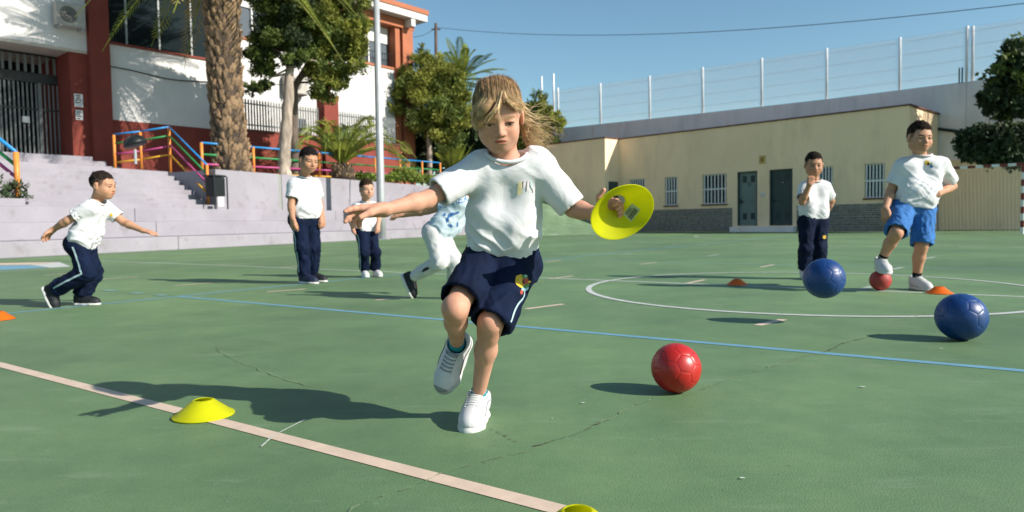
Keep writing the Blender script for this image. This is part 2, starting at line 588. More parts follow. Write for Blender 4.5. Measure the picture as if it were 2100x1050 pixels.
for x0, x1, y0, y1 in [(1305, 1323, 497, 497.5), (1338, 1361, 499.5, 500), (1378, 1402, 501.2, 501.8), (1425, 1455, 502.3, 502.6), (1480, 1515, 503, 503.3), (1545, 1580, 503.6, 504),
                       (1700, 1740, 504.5, 504.8), (1780, 1830, 505.5, 505.6), (1965, 2020, 506.5, 506.7), (2070, 2110, 507.3, 507.5)]:
    strip('dash_marking', gp(x0, y0), gp(x1, y1), 0.12, MT['thin_white'])
for x0, x1, y in [(213, 240, 596.3), (270, 295, 601.3), (319, 343, 605.5)]:
    strip('dash_marking', gp(x0, y), gp(x1, y + .6), 0.09, MT['pale_blue'])


def ring(name, c, r, w, a0, a1, mat, n=96):
    _zl[0] += 0.00004
    V, F = [], []
    for i in range(n + 1):
        t = a0 + (a1 - a0) * i / n
        for rr in (r - w / 2, r + w / 2):
            V.append((c[0] + rr * math.cos(t), c[1] + rr * math.sin(t), _zl[0]))
    for i in range(n):
        F.append((2 * i, 2 * i + 1, 2 * i + 3, 2 * i + 2))
    part(name, MB().add(V, F), mat, court)


ring('centre_circle', (2.45, 5.94), 1.797, 0.05, 0, 2 * math.pi, MT['white_line'], 160)
ga = gp(1425, 484)
ring('goal_area_arc', (ga[0] + 6.0, ga[1] - 2.2), 6.35, 0.09, 2.2, 4.6, MT['thin_white'], 60)
# painted game panel by the bleacher
part('painted_panel', MB().poly([(*gp(-40, 544)[:2], .0011), (*gp(-40, 540.5)[:2], .0011), (*gp(120, 537.5)[:2], .0011), (*gp(60, 543)[:2], .0011)]), MT['beige_line'], court)
part('painted_panel', MB().poly([(*gp(-40, 556)[:2], .0012), (*gp(-40, 545)[:2], .0012), (*gp(58, 543.5)[:2], .0012), (*gp(100, 549)[:2], .0012)]), MT['blue_line'], court)
part('painted_panel', MB().poly([(*gp(103, 549)[:2], .0013), (*gp(62, 543.3)[:2], .0013), (*gp(122, 537.5)[:2], .0013), (*gp(145, 546.5)[:2], .0013)]), MT['white_line'], court)


def crack(pts, w, mat, seed):
    r = np.random.default_rng(seed)
    P = [gp(*p)[:2] for p in pts]
    path = []
    for a, b_ in zip(P[:-1], P[1:]):
        k = max(2, int(np.linalg.norm(b_ - a) / 0.018))
        for i in range(k):
            path.append(a + (b_ - a) * i / k)
    path.append(P[-1])
    path = np.array(path)
    j = np.cumsum(r.normal(0, 0.0035, path.shape), 0)
    j -= np.linspace(0, 1, len(j))[:, None] * j[-1]
    path = path + j
    V, F = [], []
    _zl[0] += 0.00003
    for i, p in enumerate(path):
        d = unit(path[min(i + 1, len(path) - 1)] - path[max(i - 1, 0)] + 1e-9)
        n = np.array([-d[1], d[0]]) * w * max(0.08, r.normal(0.5, 0.32))
        V += [(*(p - n), _zl[0]), (*(p + n * r.uniform(.2, 1)), _zl[0])]
    for i in range(len(path) - 1):
        if r.random() < 0.8:
            F.append((2 * i, 2 * i + 2, 2 * i + 3, 2 * i + 1))
    part('crack', MB().add(V, F), mat, court)


crack([(1003, 880), (1030, 893), (1052, 905), (1093, 916)], 0.0032, MT['crack'], 1)
crack([(1093, 916), (1135, 905), (1178, 893), (1230, 868)], 0.0038, MT['crack'], 2)
crack([(1230, 868), (1290, 842), (1345, 815)], 0.004, MT['crack_pale'], 12)
crack([(1093, 916), (1060, 930), (985, 950), (905, 972), (880, 985)], 0.0032, MT['crack_pale'], 3)
crack([(880, 985), (820, 1012), (760, 1036), (700, 1060)], 0.0035, MT['crack_pale'], 4)
crack([(1805, 685), (1740, 706), (1690, 724)], 0.005, MT['crack'], 5)
crack([(1690, 724), (1600, 748), (1500, 778), (1440, 800)], 0.0045, MT['crack_pale'], 15)
crack([(1820, 668), (1900, 640)], 0.006, MT['crack_pale'], 6)
crack([(440, 700), (482, 738), (560, 772), (628, 792)], 0.0045, MT['crack_pale'], 7)
crack([(40, 720), (160, 707), (300, 690), (420, 682)], 0.005, MT['crack_pale'], 8)
strip('chalk_scratch', gp(536, 918), gp(560, 896), 0.006, MT['chalk'])
strip('chalk_scratch', gp(560, 896), gp(626, 862), 0.005, MT['chalk'])
for px, py, s in [(1195, 828, .011), (1768, 795, .014), (1133, 860, .005), (1522, 983, .008), (1930, 716, .012)]:
    p = gp(px, py)
    k = [(p[0] + s * (0.6 + 0.5 * random.random()) * math.cos(t), p[1] + s * (0.25 + 0.4 * random.random()) * math.sin(t), 0.0042) for t in np.linspace(0, 5.6, 8)]
    part('paint_chip', MB().poly(k), MT['chalk'], court)

# ================================================================== left terrace: bleacher, stairs, retaining wall
LO, LS, LN = np.array([-10.557, 14.517]), np.array([.4065, .9137]), np.array([-.9137, .4065])
FL = (A3(*LO, 0), A3(*LS, 0), A3(*LN, 0), A3(0, 0, 1))


def lp(s, n, z):
    return A3(*(LO + LS * s + LN * n), z)


def plane_hit(p0, d, px, py):                          # point of a vertical plane seen at a pixel: along, height
    n = np.array([-d[1], d[0]])
    r = ray(px, py)
    q = A3(0, 0, EYE) + r * ((n @ p0) / (n @ r[:2]))
    return float((q[:2] - p0) @ d), float(q[2])


def ls_at(px, py, n):
    s, z = plane_hit(LO + LN * n, LS, px, py)
    return lp(s, n, z)


bl = root('bleacher', 'long lilac concrete bleacher of low tiers along the court edge', 'bleacher', lp(0, 0, 0))
for i, (n0, n1, z1) in enumerate([(0, 6, 0.35), (0.8, 6, 0.75), (1.6, 6, 1.13)]):
    for s0, s1 in ((-9, 4.4), (4.412, 13.0), (13.012, 21.5), (21.512, 31)):
        part('tier', MB().box(FL, s0, s1, n0, n1, (0, .35, .75)[i], z1), MT['lilac'], bl, bevel=0.02)
tw = root('retaining_wall', 'lilac rendered retaining wall above the bleacher tiers, beside the stairs', 'wall', lp(8.6, 2.4, 1.13))
for s0, s1, za, zb in ((7.99, 10.85, 2.44, 2.44), (11.02, 20.0, 2.44, 2.44), (20.012, 31, 2.44, 2.44)):
    V = [lp(s, n, z) for s in (s0, s1) for n in (2.4, 2.75) for z in (1.13, None and 0 or (za if s == s0 else zb))]
    part('wall_panel', MB().add(V, [(0, 1, 3, 2), (4, 6, 7, 5), (0, 4, 5, 1), (2, 3, 7, 6), (0, 2, 6, 4), (1, 5, 7, 3)]), MT['lilac'], tw, bevel=0.015)
part('joint_strip', MB().box(FL, 10.85, 11.02, 2.43, 2.75, 1.13, 2.43), paint('grey_green_strip', (0.30, 0.31, 0.29), 0.9, 0.1), tw, 'grey strip filling the wall joint')
part('repair_patch', MB().box(FL, 16.6, 17.25, -0.006, 0.03, 0.9, 1.1), MT['concrete'], tw) if False else None
part('terrace_floor', MB().box(FL, -9, 45, 4.9, 40, 1.2, 2.44).box(FL, 8.0, 45, 2.76, 4.89, 1.2, 2.42), MT['lilac'], kind='structure')
st = root('staircase', 'wide lilac concrete staircase rising from the bleacher between coloured handrails', 'stairs', lp(5.2, 2.4, 1.13))
for i in range(8):
    part('step', MB().box(FL, 1.9, 7.97, 2.4 + 0.3 * i, 4.9, 1.13 + 0.165 * i, 1.13 + 0.165 * (i + 1) - 0.002), MT['lilac'], st, bevel=0.012)
part('side_wall', MB().box(FL, -9, 1.88, 2.7, 4.9, 1.13, 2.0), MT['lilac'], st)

# small leafless weeds and a low planter left of the stairs
pl = root('planter', 'low concrete planter of dark shrubs left of the stairs', 'planter', lp(0.6, 2.2, 1.13))
part('planter_wall', MB().box(FL, -4, 1.8, 2.0, 2.35, 1.13, 1.34), MT['lilac'], pl, bevel=0.02)

# ------------------------------------------------------------------ coloured handrails
def rail_run(rt, pts, heights, mats, rad_=0.03, up=None):
    for h, mname in zip(heights, mats):
        for a, b_ in zip(pts[:-1], pts[1:]):
            part('rail', MB().tube([a + A3(0, 0, h), b_ + A3(0, 0, h)], rad_, 10), MT[mname], rt, smooth=True)


RC = ('blue', 'green', 'pink', 'yellow')
hr = root('handrail', 'multicoloured handrail with orange posts on the right of the stairs', 'handrail', lp(8.45, 2.6, 1.3))
pA, pB, pC, pD = lp(7.86, 2.62, 1.42), lp(8.45, 4.95, 2.86), lp(7.85, 5.6, 2.68), lp(7.4, 6.3, 2.58)
rail_run(hr, [pA, pB], (1.16, 0.86, 0.56, 0.22), RC)
rail_run(hr, [pB, pC, pD], (1.16, 0.86, 0.5, 0.22), RC)
for p, h, dz in ((pA, 1.16, .12), (pB, 1.16, .40), (pC, 1.14, .1), (pD, 1.14, .1)):
    part('post', MB().tube([p - A3(0, 0, dz), p + A3(0, 0, h)], 0.045, 10), MT['orange'], hr, smooth=True)
hl = root('handrail', 'multicoloured handrail with one orange post on the left of the stairs', 'handrail', lp(2.1, 2.55, 1.2))
qA, qB = lp(1.99, 2.6, 1.34), lp(1.9, 5.0, 2.78)
rail_run(hl, [qA, qB], (1.16, 0.82, 0.52, 0.22), RC, 0.045)
for p in (qA, qB):
    part('post', MB().tube([p - A3(0, 0, .12), p + A3(0, 0, 1.16)], 0.065, 10), MT['orange'], hl, smooth=True)
rr = root('handrail', 'long multicoloured ramp handrail behind the retaining wall', 'handrail', lp(10.3, 3.2, 2.42))
ramp = [lp(s, 3.2, 3.41 + (s - 10.2) * 0.0275) for s in (8.2, 10.5, 14.1, 15.95, 18.0, 20.05, 22.1, 23.95)]
rail_run(rr, ramp, (0, -0.38, -0.70, -0.96), RC, 0.036)
for p in ramp:
    part('post', MB().tube([A3(p[0], p[1], 2.4), p], 0.05, 10), MT['orange'], rr, smooth=True)

# ------------------------------------------------------------------ litter bins
def bin_at():
    p = ls_at(444, 426, 2.12)
    p[2] = 1.13
    b = root('litter_bin', 'black box litter bin on two legs beside the stairs', 'bin', p)
    fr = (p, A3(*LS, 0), A3(*LN, 0), A3(0, 0, 1))
    part('bin_body', MB().box(fr, -.26, .22, -.18, .18, .42, 1.02), MT['black_plastic'], b, bevel=0.03)
    part('bin_lid', MB().box(fr, -.29, .25, -.21, .21, 1.03, 1.09), MT['black_plastic'], b, bevel=0.02)
    for sx in (-.25, .27):
        part('leg', MB().tube([p + fr[1] * sx - fr[2] * .2, p + fr[1] * sx - fr[2] * .2 + A3(0, 0, 1.05)], .025, 8), MT['dark_metal'], b)
    part('bracket', MB().box(fr, -.1, .12, -.2, -.19, .1, .4), MT['plate_white'], b)


bin_at()
p = at(278, 330, 20.5)
p[2] = 2.44
bb = root('litter_bin', 'black tilted bin hood on a grey post behind the stair landing', 'bin', p)
part('bin_post', MB().tube([p, p + A3(0, 0, .42)], .04, 8), MT['metal_grey'], bb)
c = p + A3(0, 0, .62)
ax = (unit(A3(1, .2, .35)), unit(A3(-.2, 1, 0)), unit(np.cross(unit(A3(1, .2, .35)), unit(A3(-.2, 1, 0)))))
part('bin_hood', MB().lathe([(0.01, .20), (.15, .185), (.26, .11), (.315, -.01), (.325, -.07), (.30, -.09), (.01, -.10)], c, 20, ax), MT['black_plastic'], bb, smooth=True)

# ================================================================== school building on the left
BP, BT, BN = np.array([-13.77, 24.1]), np.array([.639, .769]), np.array([.769, -.639])
KB = 1.12
FB = (A3(*BP * KB, .6 - .6 * KB), A3(*BT, 0) * KB, A3(*BN, 0) * KB, A3(0, 0, KB))


def bp_(t, n, z):
    return FB[0] + FB[1] * t + FB[2] * n + FB[3] * z


sb = root('school_building', 'white two-storey school building with brick-red columns and plinth on the terrace', 'building', bp_(5, -3, 2.44))
Wb = lambda nm, mat, *b, **k: part(nm, MB().box(FB, *b), MT[mat], sb, **k)
Wb('plinth', 'red_wall', .22, 14.05, -9, .02, 2.0, 4.3)
Wb('wall', 'white_wall', .22, 4.55, -9, 0, 4.3, 6.86)
Wb('wall', 'white_wall', 4.552, 12.95, -9, 0, 4.3, 7.93)
Wb('wall', 'white_wall', -9, -.42, -9, 0.0, 6.49, 13)              # upper wall over the entrance
Wb('soffit', 'soffit', -9, -.42, -3.0, -0.01, 6.40, 6.488)
Wb('wall', 'white_wall', -9, -.42, -9, -3.0, 2.4, 6.4)
Wb('wall', 'white_wall', .22, 12.95, -9, -.6, 6.9, 10.2)
Wb('window_sill', 'red_wall', .22, 4.54, -.58, .06, 6.862, 6.94)
Wb('window_sill', 'terracotta', 4.56, 12.93, -.58, .05, 7.932, 8.03)
Wb('entrance_wall', 'red_wall', -.95, -.42, -3.0, -.05, 2.4, 6.398)
Wb('column', 'red_wall', -.42, .2, -.6, .25, 2.3, 13)
Wb('column', 'terracotta', 13.35, 14.0, -.7, .22, 2.3, 9.95)
Wb('column', 'terracotta', 12.97, 13.25, -.7, .12, 2.3, 9.95)
Wb('column', 'red_wall', 8.6, 9.1, -.5, .22, 2.3, 9.9)
Wb('beam', 'terracotta', .22, 14.1, -.6, .24, 9.95, 10.35)
Wb('roof_slab', 'white_wall', .22, 14.5, -10, .75, 10.36, 10.68)
Wb('roof_edge', 'terracotta', .22, 14.55, -10, .80, 10.682, 10.9)
Wb('bracket', 'white_wall', 13.5, 13.75, .24, .7, 10.0, 10.355)
Wb('side_wall', 'white_wall', 12.96, 14.0, -9, -.71, 2.4, 9.9)
# ribbon windows of the upper floor, left bay: frames, mullions, panes
wl = root('window_band', 'dark ribbon window of the school above the white wall', 'window', bp_(2.4, -.3, 6.95)) if False else None
edges = [.25, .98, 2.11, 3.29, 4.5]
for a, b_ in zip(edges[:-1], edges[1:]):
    w = part('window', MB().box(FB, a + .03, b_ - .03, -.42, -.38, 6.95, 9.9), MT['glass'], sb)
    part('window_frame', MB().box(FB, a - .03, a + .028, -.40, -.30, 6.95, 9.9), MT['pale_bar'], w)
edges = [4.6, 5.8, 7.0, 8.58]
for a, b_ in zip(edges[:-1], edges[1:]):
    w = part('window', MB().box(FB, a + .03, b_ - .03, -.42, -.38, 8.03, 9.3), MT['glass2'], sb)
    part('window_frame', MB().box(FB, a - .03, a + .028, -.40, -.30, 8.03, 9.94), MT['white_metal'], w)
    part('roller_blind', MB().box(FB, a + .04, b_ - .04, -.36, -.33, 9.32, 9.93), MT['white_wall'], w)
edges = [9.12, 10.4, 11.7, 12.94]
for a, b_ in zip(edges[:-1], edges[1:]):
    w = part('window', MB().box(FB, a + .03, b_ - .03, -.42, -.38, 8.03, 9.15), MT['glass2'], sb)
    part('window_frame', MB().box(FB, a - .03, a + .028, -.40, -.30, 8.03, 9.94), MT['white_metal'], w)
    part('roller_blind', MB().box(FB, a + .04, b_ - .04, -.36, -.33, 9.17, 9.93), MT['white_wall'], w)
for k in range(26):                                                # dark balustrade bars
    t = 9.25 + k * .145
    part('balustrade_bar', MB().tube([bp_(t, -.05, 8.03), bp_(t, -.05, 8.62)], .014, 5), MT['dark_metal'], sb)
part('balustrade_rail', MB().tube([bp_(9.12, -.05, 8.62), bp_(12.95, -.05, 8.62)], .02, 6), MT['dark_metal'], sb)
part('wall_cable', MB().tube([bp_(.2 + 4.2 * u, .03, 6.1 - .12 * math.sin(u * 3.1) + .03 * math.sin(u * 9)) for u in np.linspace(0, 1, 14)], .022, 6), MT['cable'], sb)
# entrance grille: frame and bars, the bars coloured dark for the shade there
gr = root('entrance_gate', 'tall barred entrance gate with a transom, left of the red column', 'gate', bp_(-2, -1.2, 2.9))
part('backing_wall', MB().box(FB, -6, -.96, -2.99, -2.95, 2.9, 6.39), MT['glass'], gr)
bar_me = mesh_data('gate_bar', MB().box((np.zeros(3), FB[1], FB[2], FB[3]), -.022, .022, -.02, .02, 0, 2.42).v, MB().box((np.zeros(3), FB[1], FB[2], FB[3]), -.022, .022, -.02, .02, 0, 1).f, MT['grey_bar'])
bar_top = mesh_data('transom_bar', MB().box((np.zeros(3), FB[1], FB[2], FB[3]), -.04, .04, -.02, .02, 0, .55).v, MB().box((np.zeros(3), FB[1], FB[2], FB[3]), -.022, .022, -.02, .02, 0, 1).f, MT['grey_bar'])
for k in range(30):
    t = -4.6 + k * .125
    piece('gate_bar', bar_me, gr, Matrix.Translation(Vector(bp_(t, -1.2, 3.0))))
for k in range(18):
    piece('transom_bar', bar_top, gr, Matrix.Translation(Vector(bp_(-4.6 + k * .21, -1.2, 5.78))))
for z0, z1 in ((2.93, 3.0), (5.45, 5.76), (6.33, 6.39), (4.55, 4.6)):
    part('cross_rail', MB().box(FB, -5, -.96, -1.235, -1.165, z0, z1), MT['dark_metal'], gr)
for t in (-2.75, -1.55):
    part('gate_stile', MB().box(FB, t, t + .1, -1.25, -1.15, 3.0, 5.45), MT['grey_bar'], gr)
part('lock_box', MB().box(FB, -2.05, -1.85, -1.16, -1.08, 4.1, 4.3), MT['metal_grey'], gr)
part('letter_plate', MB().box(FB, -3.2, -2.8, -1.16, -1.13, 3.95, 4.2), MT['white_metal'], gr)
es = root('entrance_steps', 'short flight of pale steps below the barred entrance', 'stairs', bp_(-2, .3, 2.44))
for i in range(3):
    part('step', MB().box(FB, -6, .0 - .3 * i, -3, 1.2 - .32 * i, 2.44 + .17 * i, 2.44 + .17 * (i + 1) - .002), MT['lilac'], es)
ntc = root('notice_board', 'two small white notices on the red wall beside the entrance', 'notice', bp_(-.6, -.04, 4.6)) if False else None
for z0, z1, t0, t1, nm in ((4.62, 5.05, -.86, -.60, 'upper white notice on the red wall by the entrance'), (4.2, 4.52, -.84, -.62, 'lower white notice on the red wall by the entrance')):
    nb = part('notice', MB().box(FB, t0, t1, -.049, -.03, z0, z1), MT['plate_white'], None, nm, cat='notice', loc=bp_(-.7, 0, z0))
    for q in range(4):
        part('print_block', MB().box(FB, t0 + .04, t1 - .05 - .03 * (q % 2), -.029, -.0285, z1 - .05 - q * .07 - .035, z1 - .05 - q * .07), MT['dark_frame'], nb)


def ac_unit(t0, t1, z0, z1, label):
    a = root('air_conditioner', label, 'air conditioner', bp_((t0 + t1) / 2, .2, z0))
    part('casing', MB().box(FB, t0, t1, .06, .42, z0, z1), MT['ac_case'], a, bevel=0.02)
    c_ = bp_(t0 + (t1 - t0) * .42, .425, (z0 + z1) / 2)
    R_ = (z1 - z0) * .40
    axs = (A3(*BT, 0), A3(0, 0, 1), A3(*BN, 0))
    part('fan_grille', MB().lathe([(.01, .01), (R_ * .3, .012), (R_ * .97, .01), (R_, 0.0)], c_, 24, axs), MT['ac_grille'], a)
    for k in range(4):
        part('grille_ring', MB().lathe([(R_ * (.3 + .2 * k), .018), (R_ * (.3 + .2 * k) + .012, .018)], c_, 24, axs), MT['ac_case'], a)
    for t in (t0 + .1, t1 - .1):
        part('wall_bracket', MB().box(FB, t - .02, t + .02, 0, .5, z0 - .06, z0 - .004), MT['metal_grey'], a)


ac_unit(-1.42, -.58, 7.12, 7.85, 'air conditioner outdoor unit high on the wall above the entrance')
ac_unit(6.85, 7.85, 6.05, 6.78, 'air conditioner outdoor unit behind the pale tree trunk')

# ------------------------------------------------------------------ picket fence on a red wall in front of the building
FF = (bp_(0, 1.5, 0), FB[1], FB[2], FB[3])
fw = root('boundary_wall', 'low brick-red boundary wall carrying the picket fence', 'wall', bp_(8, 1.5, 2.44))
for t0, t1 in ((4.0, 5.3), (5.305, 6.6), (6.605, 7.62), (8.34, 10.0), (10.005, 11.75)):
    part('wall_panel', MB().box(FF, t0, t1, -.12, .12, 2.4, 4.12), MT['red_wall'], fw)
part('coping', MB().box(FF, 3.95, 7.62, -.15, .15, 4.122, 4.2).box(FF, 8.34, 11.8, -.15, .15, 4.122, 4.2), MT['trim_red'], fw)
part('pillar', MB().box(FF, 7.63, 8.33, -.22, .3, 2.4, 5.78), MT['red_wall'], fw)
part('pillar_cap', MB().box(FF, 7.6, 8.36, -.25, .33, 5.782, 5.87), MT['red_wall'], fw)
pf = root('picket_fence', 'pale steel picket fence with spiked tops on the red wall', 'fence', bp_(8, 1.5, 4.2))
pm = MB().box((np.zeros(3), FB[1], FB[2], FB[3]), -.032, .032, -.008, .008, 0, 1.08)
pm.add([FB[1] * -.032 + FB[3] * 1.081, FB[1] * .032 + FB[3] * 1.081, FB[3] * 1.17], [(0, 1, 2)])
pick = mesh_data('picket', pm.v, pm.f, MT['grey_bar'])
for a, b_ in ((4.0, 7.58), (8.4, 11.7)):
    for t in np.arange(a, b_, .118):
        piece('picket', pick, pf, Matrix.Translation(Vector(bp_(t, 1.5, 4.21))))
    for z in (4.36, 5.14):
        part('fence_rail', MB().box(FF, a - .03, b_, -.03, -.01, z, z + .05), MT['grey_bar'], pf)

# ------------------------------------------------------------------ flood-light mast
p = gp(783, 491)
lm = root('lamp_mast', 'tall tapered galvanised lamp mast standing at the foot of the bleacher', 'lamp post', p)
part('mast', MB().tube([p, p + A3(0, 0, 1.6), p + A3(.02, 0, 11.0)], [.165, .16, .10], 12), MT['metal_grey'], lm, smooth=True)
part('base_plate', MB().box((p, A3(1, 0, 0), A3(0, 1, 0), A3(0, 0, 1)), -.28, .28, -.28, .28, 0, .03), MT['metal_grey'], lm)
part('lamp_head', MB().box((p + A3(0, 0, 11), A3(1, 0, 0), A3(0, 1, 0), A3(0, 0, 1)), -.7, .7, -.2, .2, 0, .35), MT['metal_grey'], lm)

# ------------------------------------------------------------------ utility pole with wires
p = at(894, 330, 55)
p[2] = 0
up_ = root('utility_pole', 'distant wooden utility pole behind the palms', 'utility pole', p)
top = at(894, 56, 55)
part('pole_shaft', MB().tube([p, top + A3(0, 0, .3)], [.16, .12], 8), MT['wood_pole'], up_, smooth=True)
part('cross_arm', MB().bar(top + A3(-.35, 0, -.15), top + A3(.35, 0, -.15), .1), MT['wood_pole'], up_)


def wire(a, b_, sag, r, label):
    pts = [a + (b_ - a) * u - A3(0, 0, sag * 4 * u * (1 - u)) for u in np.linspace(0, 1, 24)]
    part('overhead_wire', MB().tube(pts, r, 5), MT['cable'], None, label, cat='wire', loc=a)


wire(top, at(2160, 0, 26), .9, .016, 'overhead wire crossing the sky from the pole to the right')
wire(top, at(838, 75, 48), .25, .018, 'overhead wire dropping from the pole to the school roof')

# ================================================================== right: cream changing-room building
RP, RT, RN = np.array([11.19, 29.4]), np.array([.696, -.718]), np.array([-.718, -.696])
FR = (A3(*RP, 0), A3(*RT, 0), A3(*RN, 0), A3(0, 0, 1))


def rp(t, n, z):
    return A3(*(RP + RT * t + RN * n), z)


cb = root('changing_rooms', 'single-storey cream rendered building with barred windows and two metal doors', 'building', rp(-2, 0, 0))
Rb = lambda nm, mat, *b, **k: part(nm, MB().box(FR, *b), MT[mat], cb, **k)
openings = [(-7.69, -6.74, 1.2, 2.58), (-5.63, -4.92, 1.24, 2.58), (-3.63, -2.43, 1.24, 2.58), (-1.92, -1.0, .26, 2.60), (-.46, .53, .26, 2.60), (1.55, 2.15, 1.26, 2.58), (3.33, 4.05, 1.28, 2.58)]
wall = MB()
tprev = -8.3
for (a, b_, z0, z1) in openings:
    wall.box(FR, tprev, a, -.25, 0, 0, 2.6)
    wall.box(FR, a, b_, -.25, 0, 0, z0)
    if z1 < 2.6:
        wall.box(FR, a, b_, -.25, 0, z1, 2.6)
    tprev = b_
wall.box(FR, tprev, 4.85, -.25, 0, 0, 2.6)
wall.box(FR, -8.3, 4.85, -.25, 0, 2.6, 4.6)
part('facade', wall, MT['cream'], cb)
Rb('side_wall', 'cream', 4.6, 4.85, -3.55, -.251, 0, 4.6)
Rb('back_wall', 'cream', -8.3, 4.6, -3.55, -3.4, 0, 4.5)
Rb('roof', 'concrete', -8.3, 4.59, -3.39, -.26, 4.3, 4.5)
Rb('roof_coping', 'trim_red', -8.27, 4.92, -3.6, .05, 4.601, 4.655)
Rb('annex_wall', 'cream', -12.2, -8.3, -3.5, 1.1, 0, 4.6, label='projecting cream end block')
Rb('annex_coping', 'trim_red', -12.25, -8.26, -3.5, 1.15, 4.601, 4.655)
Rb('annex_door', 'door_dark', -8.297, -8.27, .12, .85, 0.1, 2.5)
Rb('door_step', 'concrete', -2.1, .7, 0.0, .35, 0, .22)
for (a, b_, z0, z1), nb in zip([openings[i] for i in (0, 1, 2, 5, 6)], (7, 5, 7, 5, 6)):
    w = part('window', MB().box(FR, a, b_, -.2, -.18, z0, z1), MT['glass'], cb)
    part('window_frame', MB().box(FR, a, b_, -.17, -.12, z0, z0 + .05).box(FR, a, b_, -.17, -.12, z1 - .05, z1).box(FR, a, a + .05, -.17, -.12, z0 + .051, z1 - .051).box(FR, b_ - .05, b_, -.17, -.12, z0 + .051, z1 - .051), MT['white_metal'], w)
    part('window_sill', MB().box(FR, a - .04, b_ + .04, -.1, .06, z0 - .06, z0 - .001), MT['trim_red'], w)
    for k in range(nb):
        t = a + (b_ - a) * (k + .5) / nb
        part('window_bar', MB().box(FR, t - .024, t + .024, -.07, -.04, z0, z1), MT['white_metal'], w)
    part('window_bar', MB().box(FR, a, b_, -.039, -.02, (z0 + z1) / 2 - .03, (z0 + z1) / 2 + .03), MT['white_metal'], w)
for (a, b_, z0, z1), dm, lab in ((openings[3], 'door_green', 'paler green metal door'), (openings[4], 'door_dark', 'darker green metal door')):
    d = part('door', MB().box(FR, a + .05, b_ - .05, -.2, -.12, z0, z1 - .05), MT[dm], cb, lab)
    part('door_frame', MB().box(FR, a, a + .05, -.2, -.02, z0, z1).box(FR, b_ - .05, b_, -.2, -.02, z0, z1).box(FR, a + .051, b_ - .051, -.2, -.02, z1 - .05, z1), MT['door_dark'], d)
    w_ = b_ - a
    for u in (.22, .62):
        for z in (.35, 1.95):
            part('vent_panel', MB().box(FR, a + w_ * u, a + w_ * (u + .2), -.119, -.11, z0 + z - .08, z0 + z + .2), MT['louvre'], d)
    part('door_sign', MB().box(FR, a + w_ * .48, a + w_ * .60, -.118, -.105, z0 + 1.72, z0 + 1.86), MT['blue'] if False else MT['dark_frame'], d)
    part('door_sign', MB().box(FR, a + w_ * .525, a + w_ * .555, -.104, -.100, z0 + 1.76, z0 + 1.82), MT['plate_white'], d)
    part('door_handle', MB().box(FR, a + .1, a + .24, -.119, -.06, z0 + 1.02, z0 + 1.07).box(FR, a + .09, a + .14, -.119, -.10, z0 + .95, z0 + 1.16), MT['dark_metal'], d)
# stone cladding: many small stones, one part
sm = MB()
rs = np.random.default_rng(3)
for t0, t1 in ((-8.25, -2.15), (.72, 4.8)):
    z = .02
    while z < 1.02:
        h = rs.uniform(.06, .11)
        t = t0
        while t < t1 - .02:
            w_ = min(rs.uniform(.16, .42), t1 - t)
            sm.box(FR, t + .006, t + w_ - .006, .001, rs.uniform(.012, .045), z + .005, z + h - .005)
            t += w_
        z += h
part('stone_cladding', sm, MT['stone'], cb, kind='stuff')
sg = root('wall_sign', 'small yellow sign between the two green doors', 'sign', rp(-.77, 0, 2.9))
part('sign_plate', MB().box(FR, -.91, -.63, .0, .02, 2.88, 3.22), MT['sign'], sg)
part('sign_symbol', MB().box(FR, -.80, -.73, .021, .024, 2.96, 3.14).box(FR, -.85, -.81, .021, .024, 3.0, 3.08), paint('brown_print', (.22, .12, .05)), sg)
sw = part('switch_box', MB().box(FR, -.82, -.68, .0, .04, 1.5, 1.66), MT['plate_white'], None, 'small white box on the wall between the green doors', cat='switch', loc=rp(-.75, 0, 1.5))

# ------------------------------------------------------------------ concrete retaining wall behind, with mesh fence
FWp = RP - RN * 3.65
FW = (A3(*FWp, 0), A3(*RT, 0), A3(*RN, 0), A3(0, 0, 1))
cw = root('concrete_wall', 'high grey concrete retaining wall behind the cream building', 'wall', A3(*FWp, 0))
tops = [(-24, 6.5), (-15.6, 6.22), (-6.9, 5.98), (.54, 5.82), (5.8, 5.78), (12.5, 5.62)]
for (t0, z0), (t1, z1) in zip(tops[:-1], tops[1:]):
    V = [FW[0] + FW[1] * t + FW[2] * n + A3(0, 0, z) for t, zt in ((t0, z0), (t1 - .012, z1)) for n in (-.4, 0) for z in (0, zt)]
    part('wall_panel', MB().add(V, [(0, 1, 3, 2), (4, 6, 7, 5), (0, 4, 5, 1), (2, 3, 7, 6), (0, 2, 6, 4), (1, 5, 7, 3)]), MT['concrete'], cw)
part('painted_lower_wall', MB().box(FW, 4.95 - .0, 12.4, .002, .12, 0, 2.75), MT['cream'], cw, 'cream painted lower wall behind the goal')
part('wall_ledge', MB().box(FW, 6.6, 12.4, .002, .25, 4.0, 4.12), MT['concrete'], cw)
part('drain_pipe', MB().tube([FW[0] + FW[1] * t + FW[2] * .08 + A3(0, 0, z) for t, z in ((4.4, 4.15), (5.6, 3.85), (7.5, 3.55))], .06, 8), MT['dark_metal'], cw)
mf = root('mesh_fence', 'tall white steel mesh fence with posts along the concrete wall', 'fence', A3(*FWp, 6))
posts = [(-16.1, 9.6, 6.28), (-12.47, 8.47, 6.1), (-9.08, 8.36, 6.02), (-5.85, 8.28, 5.95), (-2.69, 8.19, 5.88), (.36, 8.09, 5.82), (3.35, 7.98, 5.79), (5.76, 7.94, 5.77), (8.6, 7.9, 5.70), (11.8, 7.9, 5.62)]
for t, z1, z0 in posts + [(-17.1, 9.6, 6.3), (-15.75, 8.7, 6.28), (5.95, 7.9, 5.77)]:
    p = FW[0] + FW[1] * t - FW[2] * .15
    part('fence_post', MB().tube([p + A3(0, 0, z0 - .2), p + A3(0, 0, z1)], .055, 8), MT['white_metal'], mf, smooth=True)
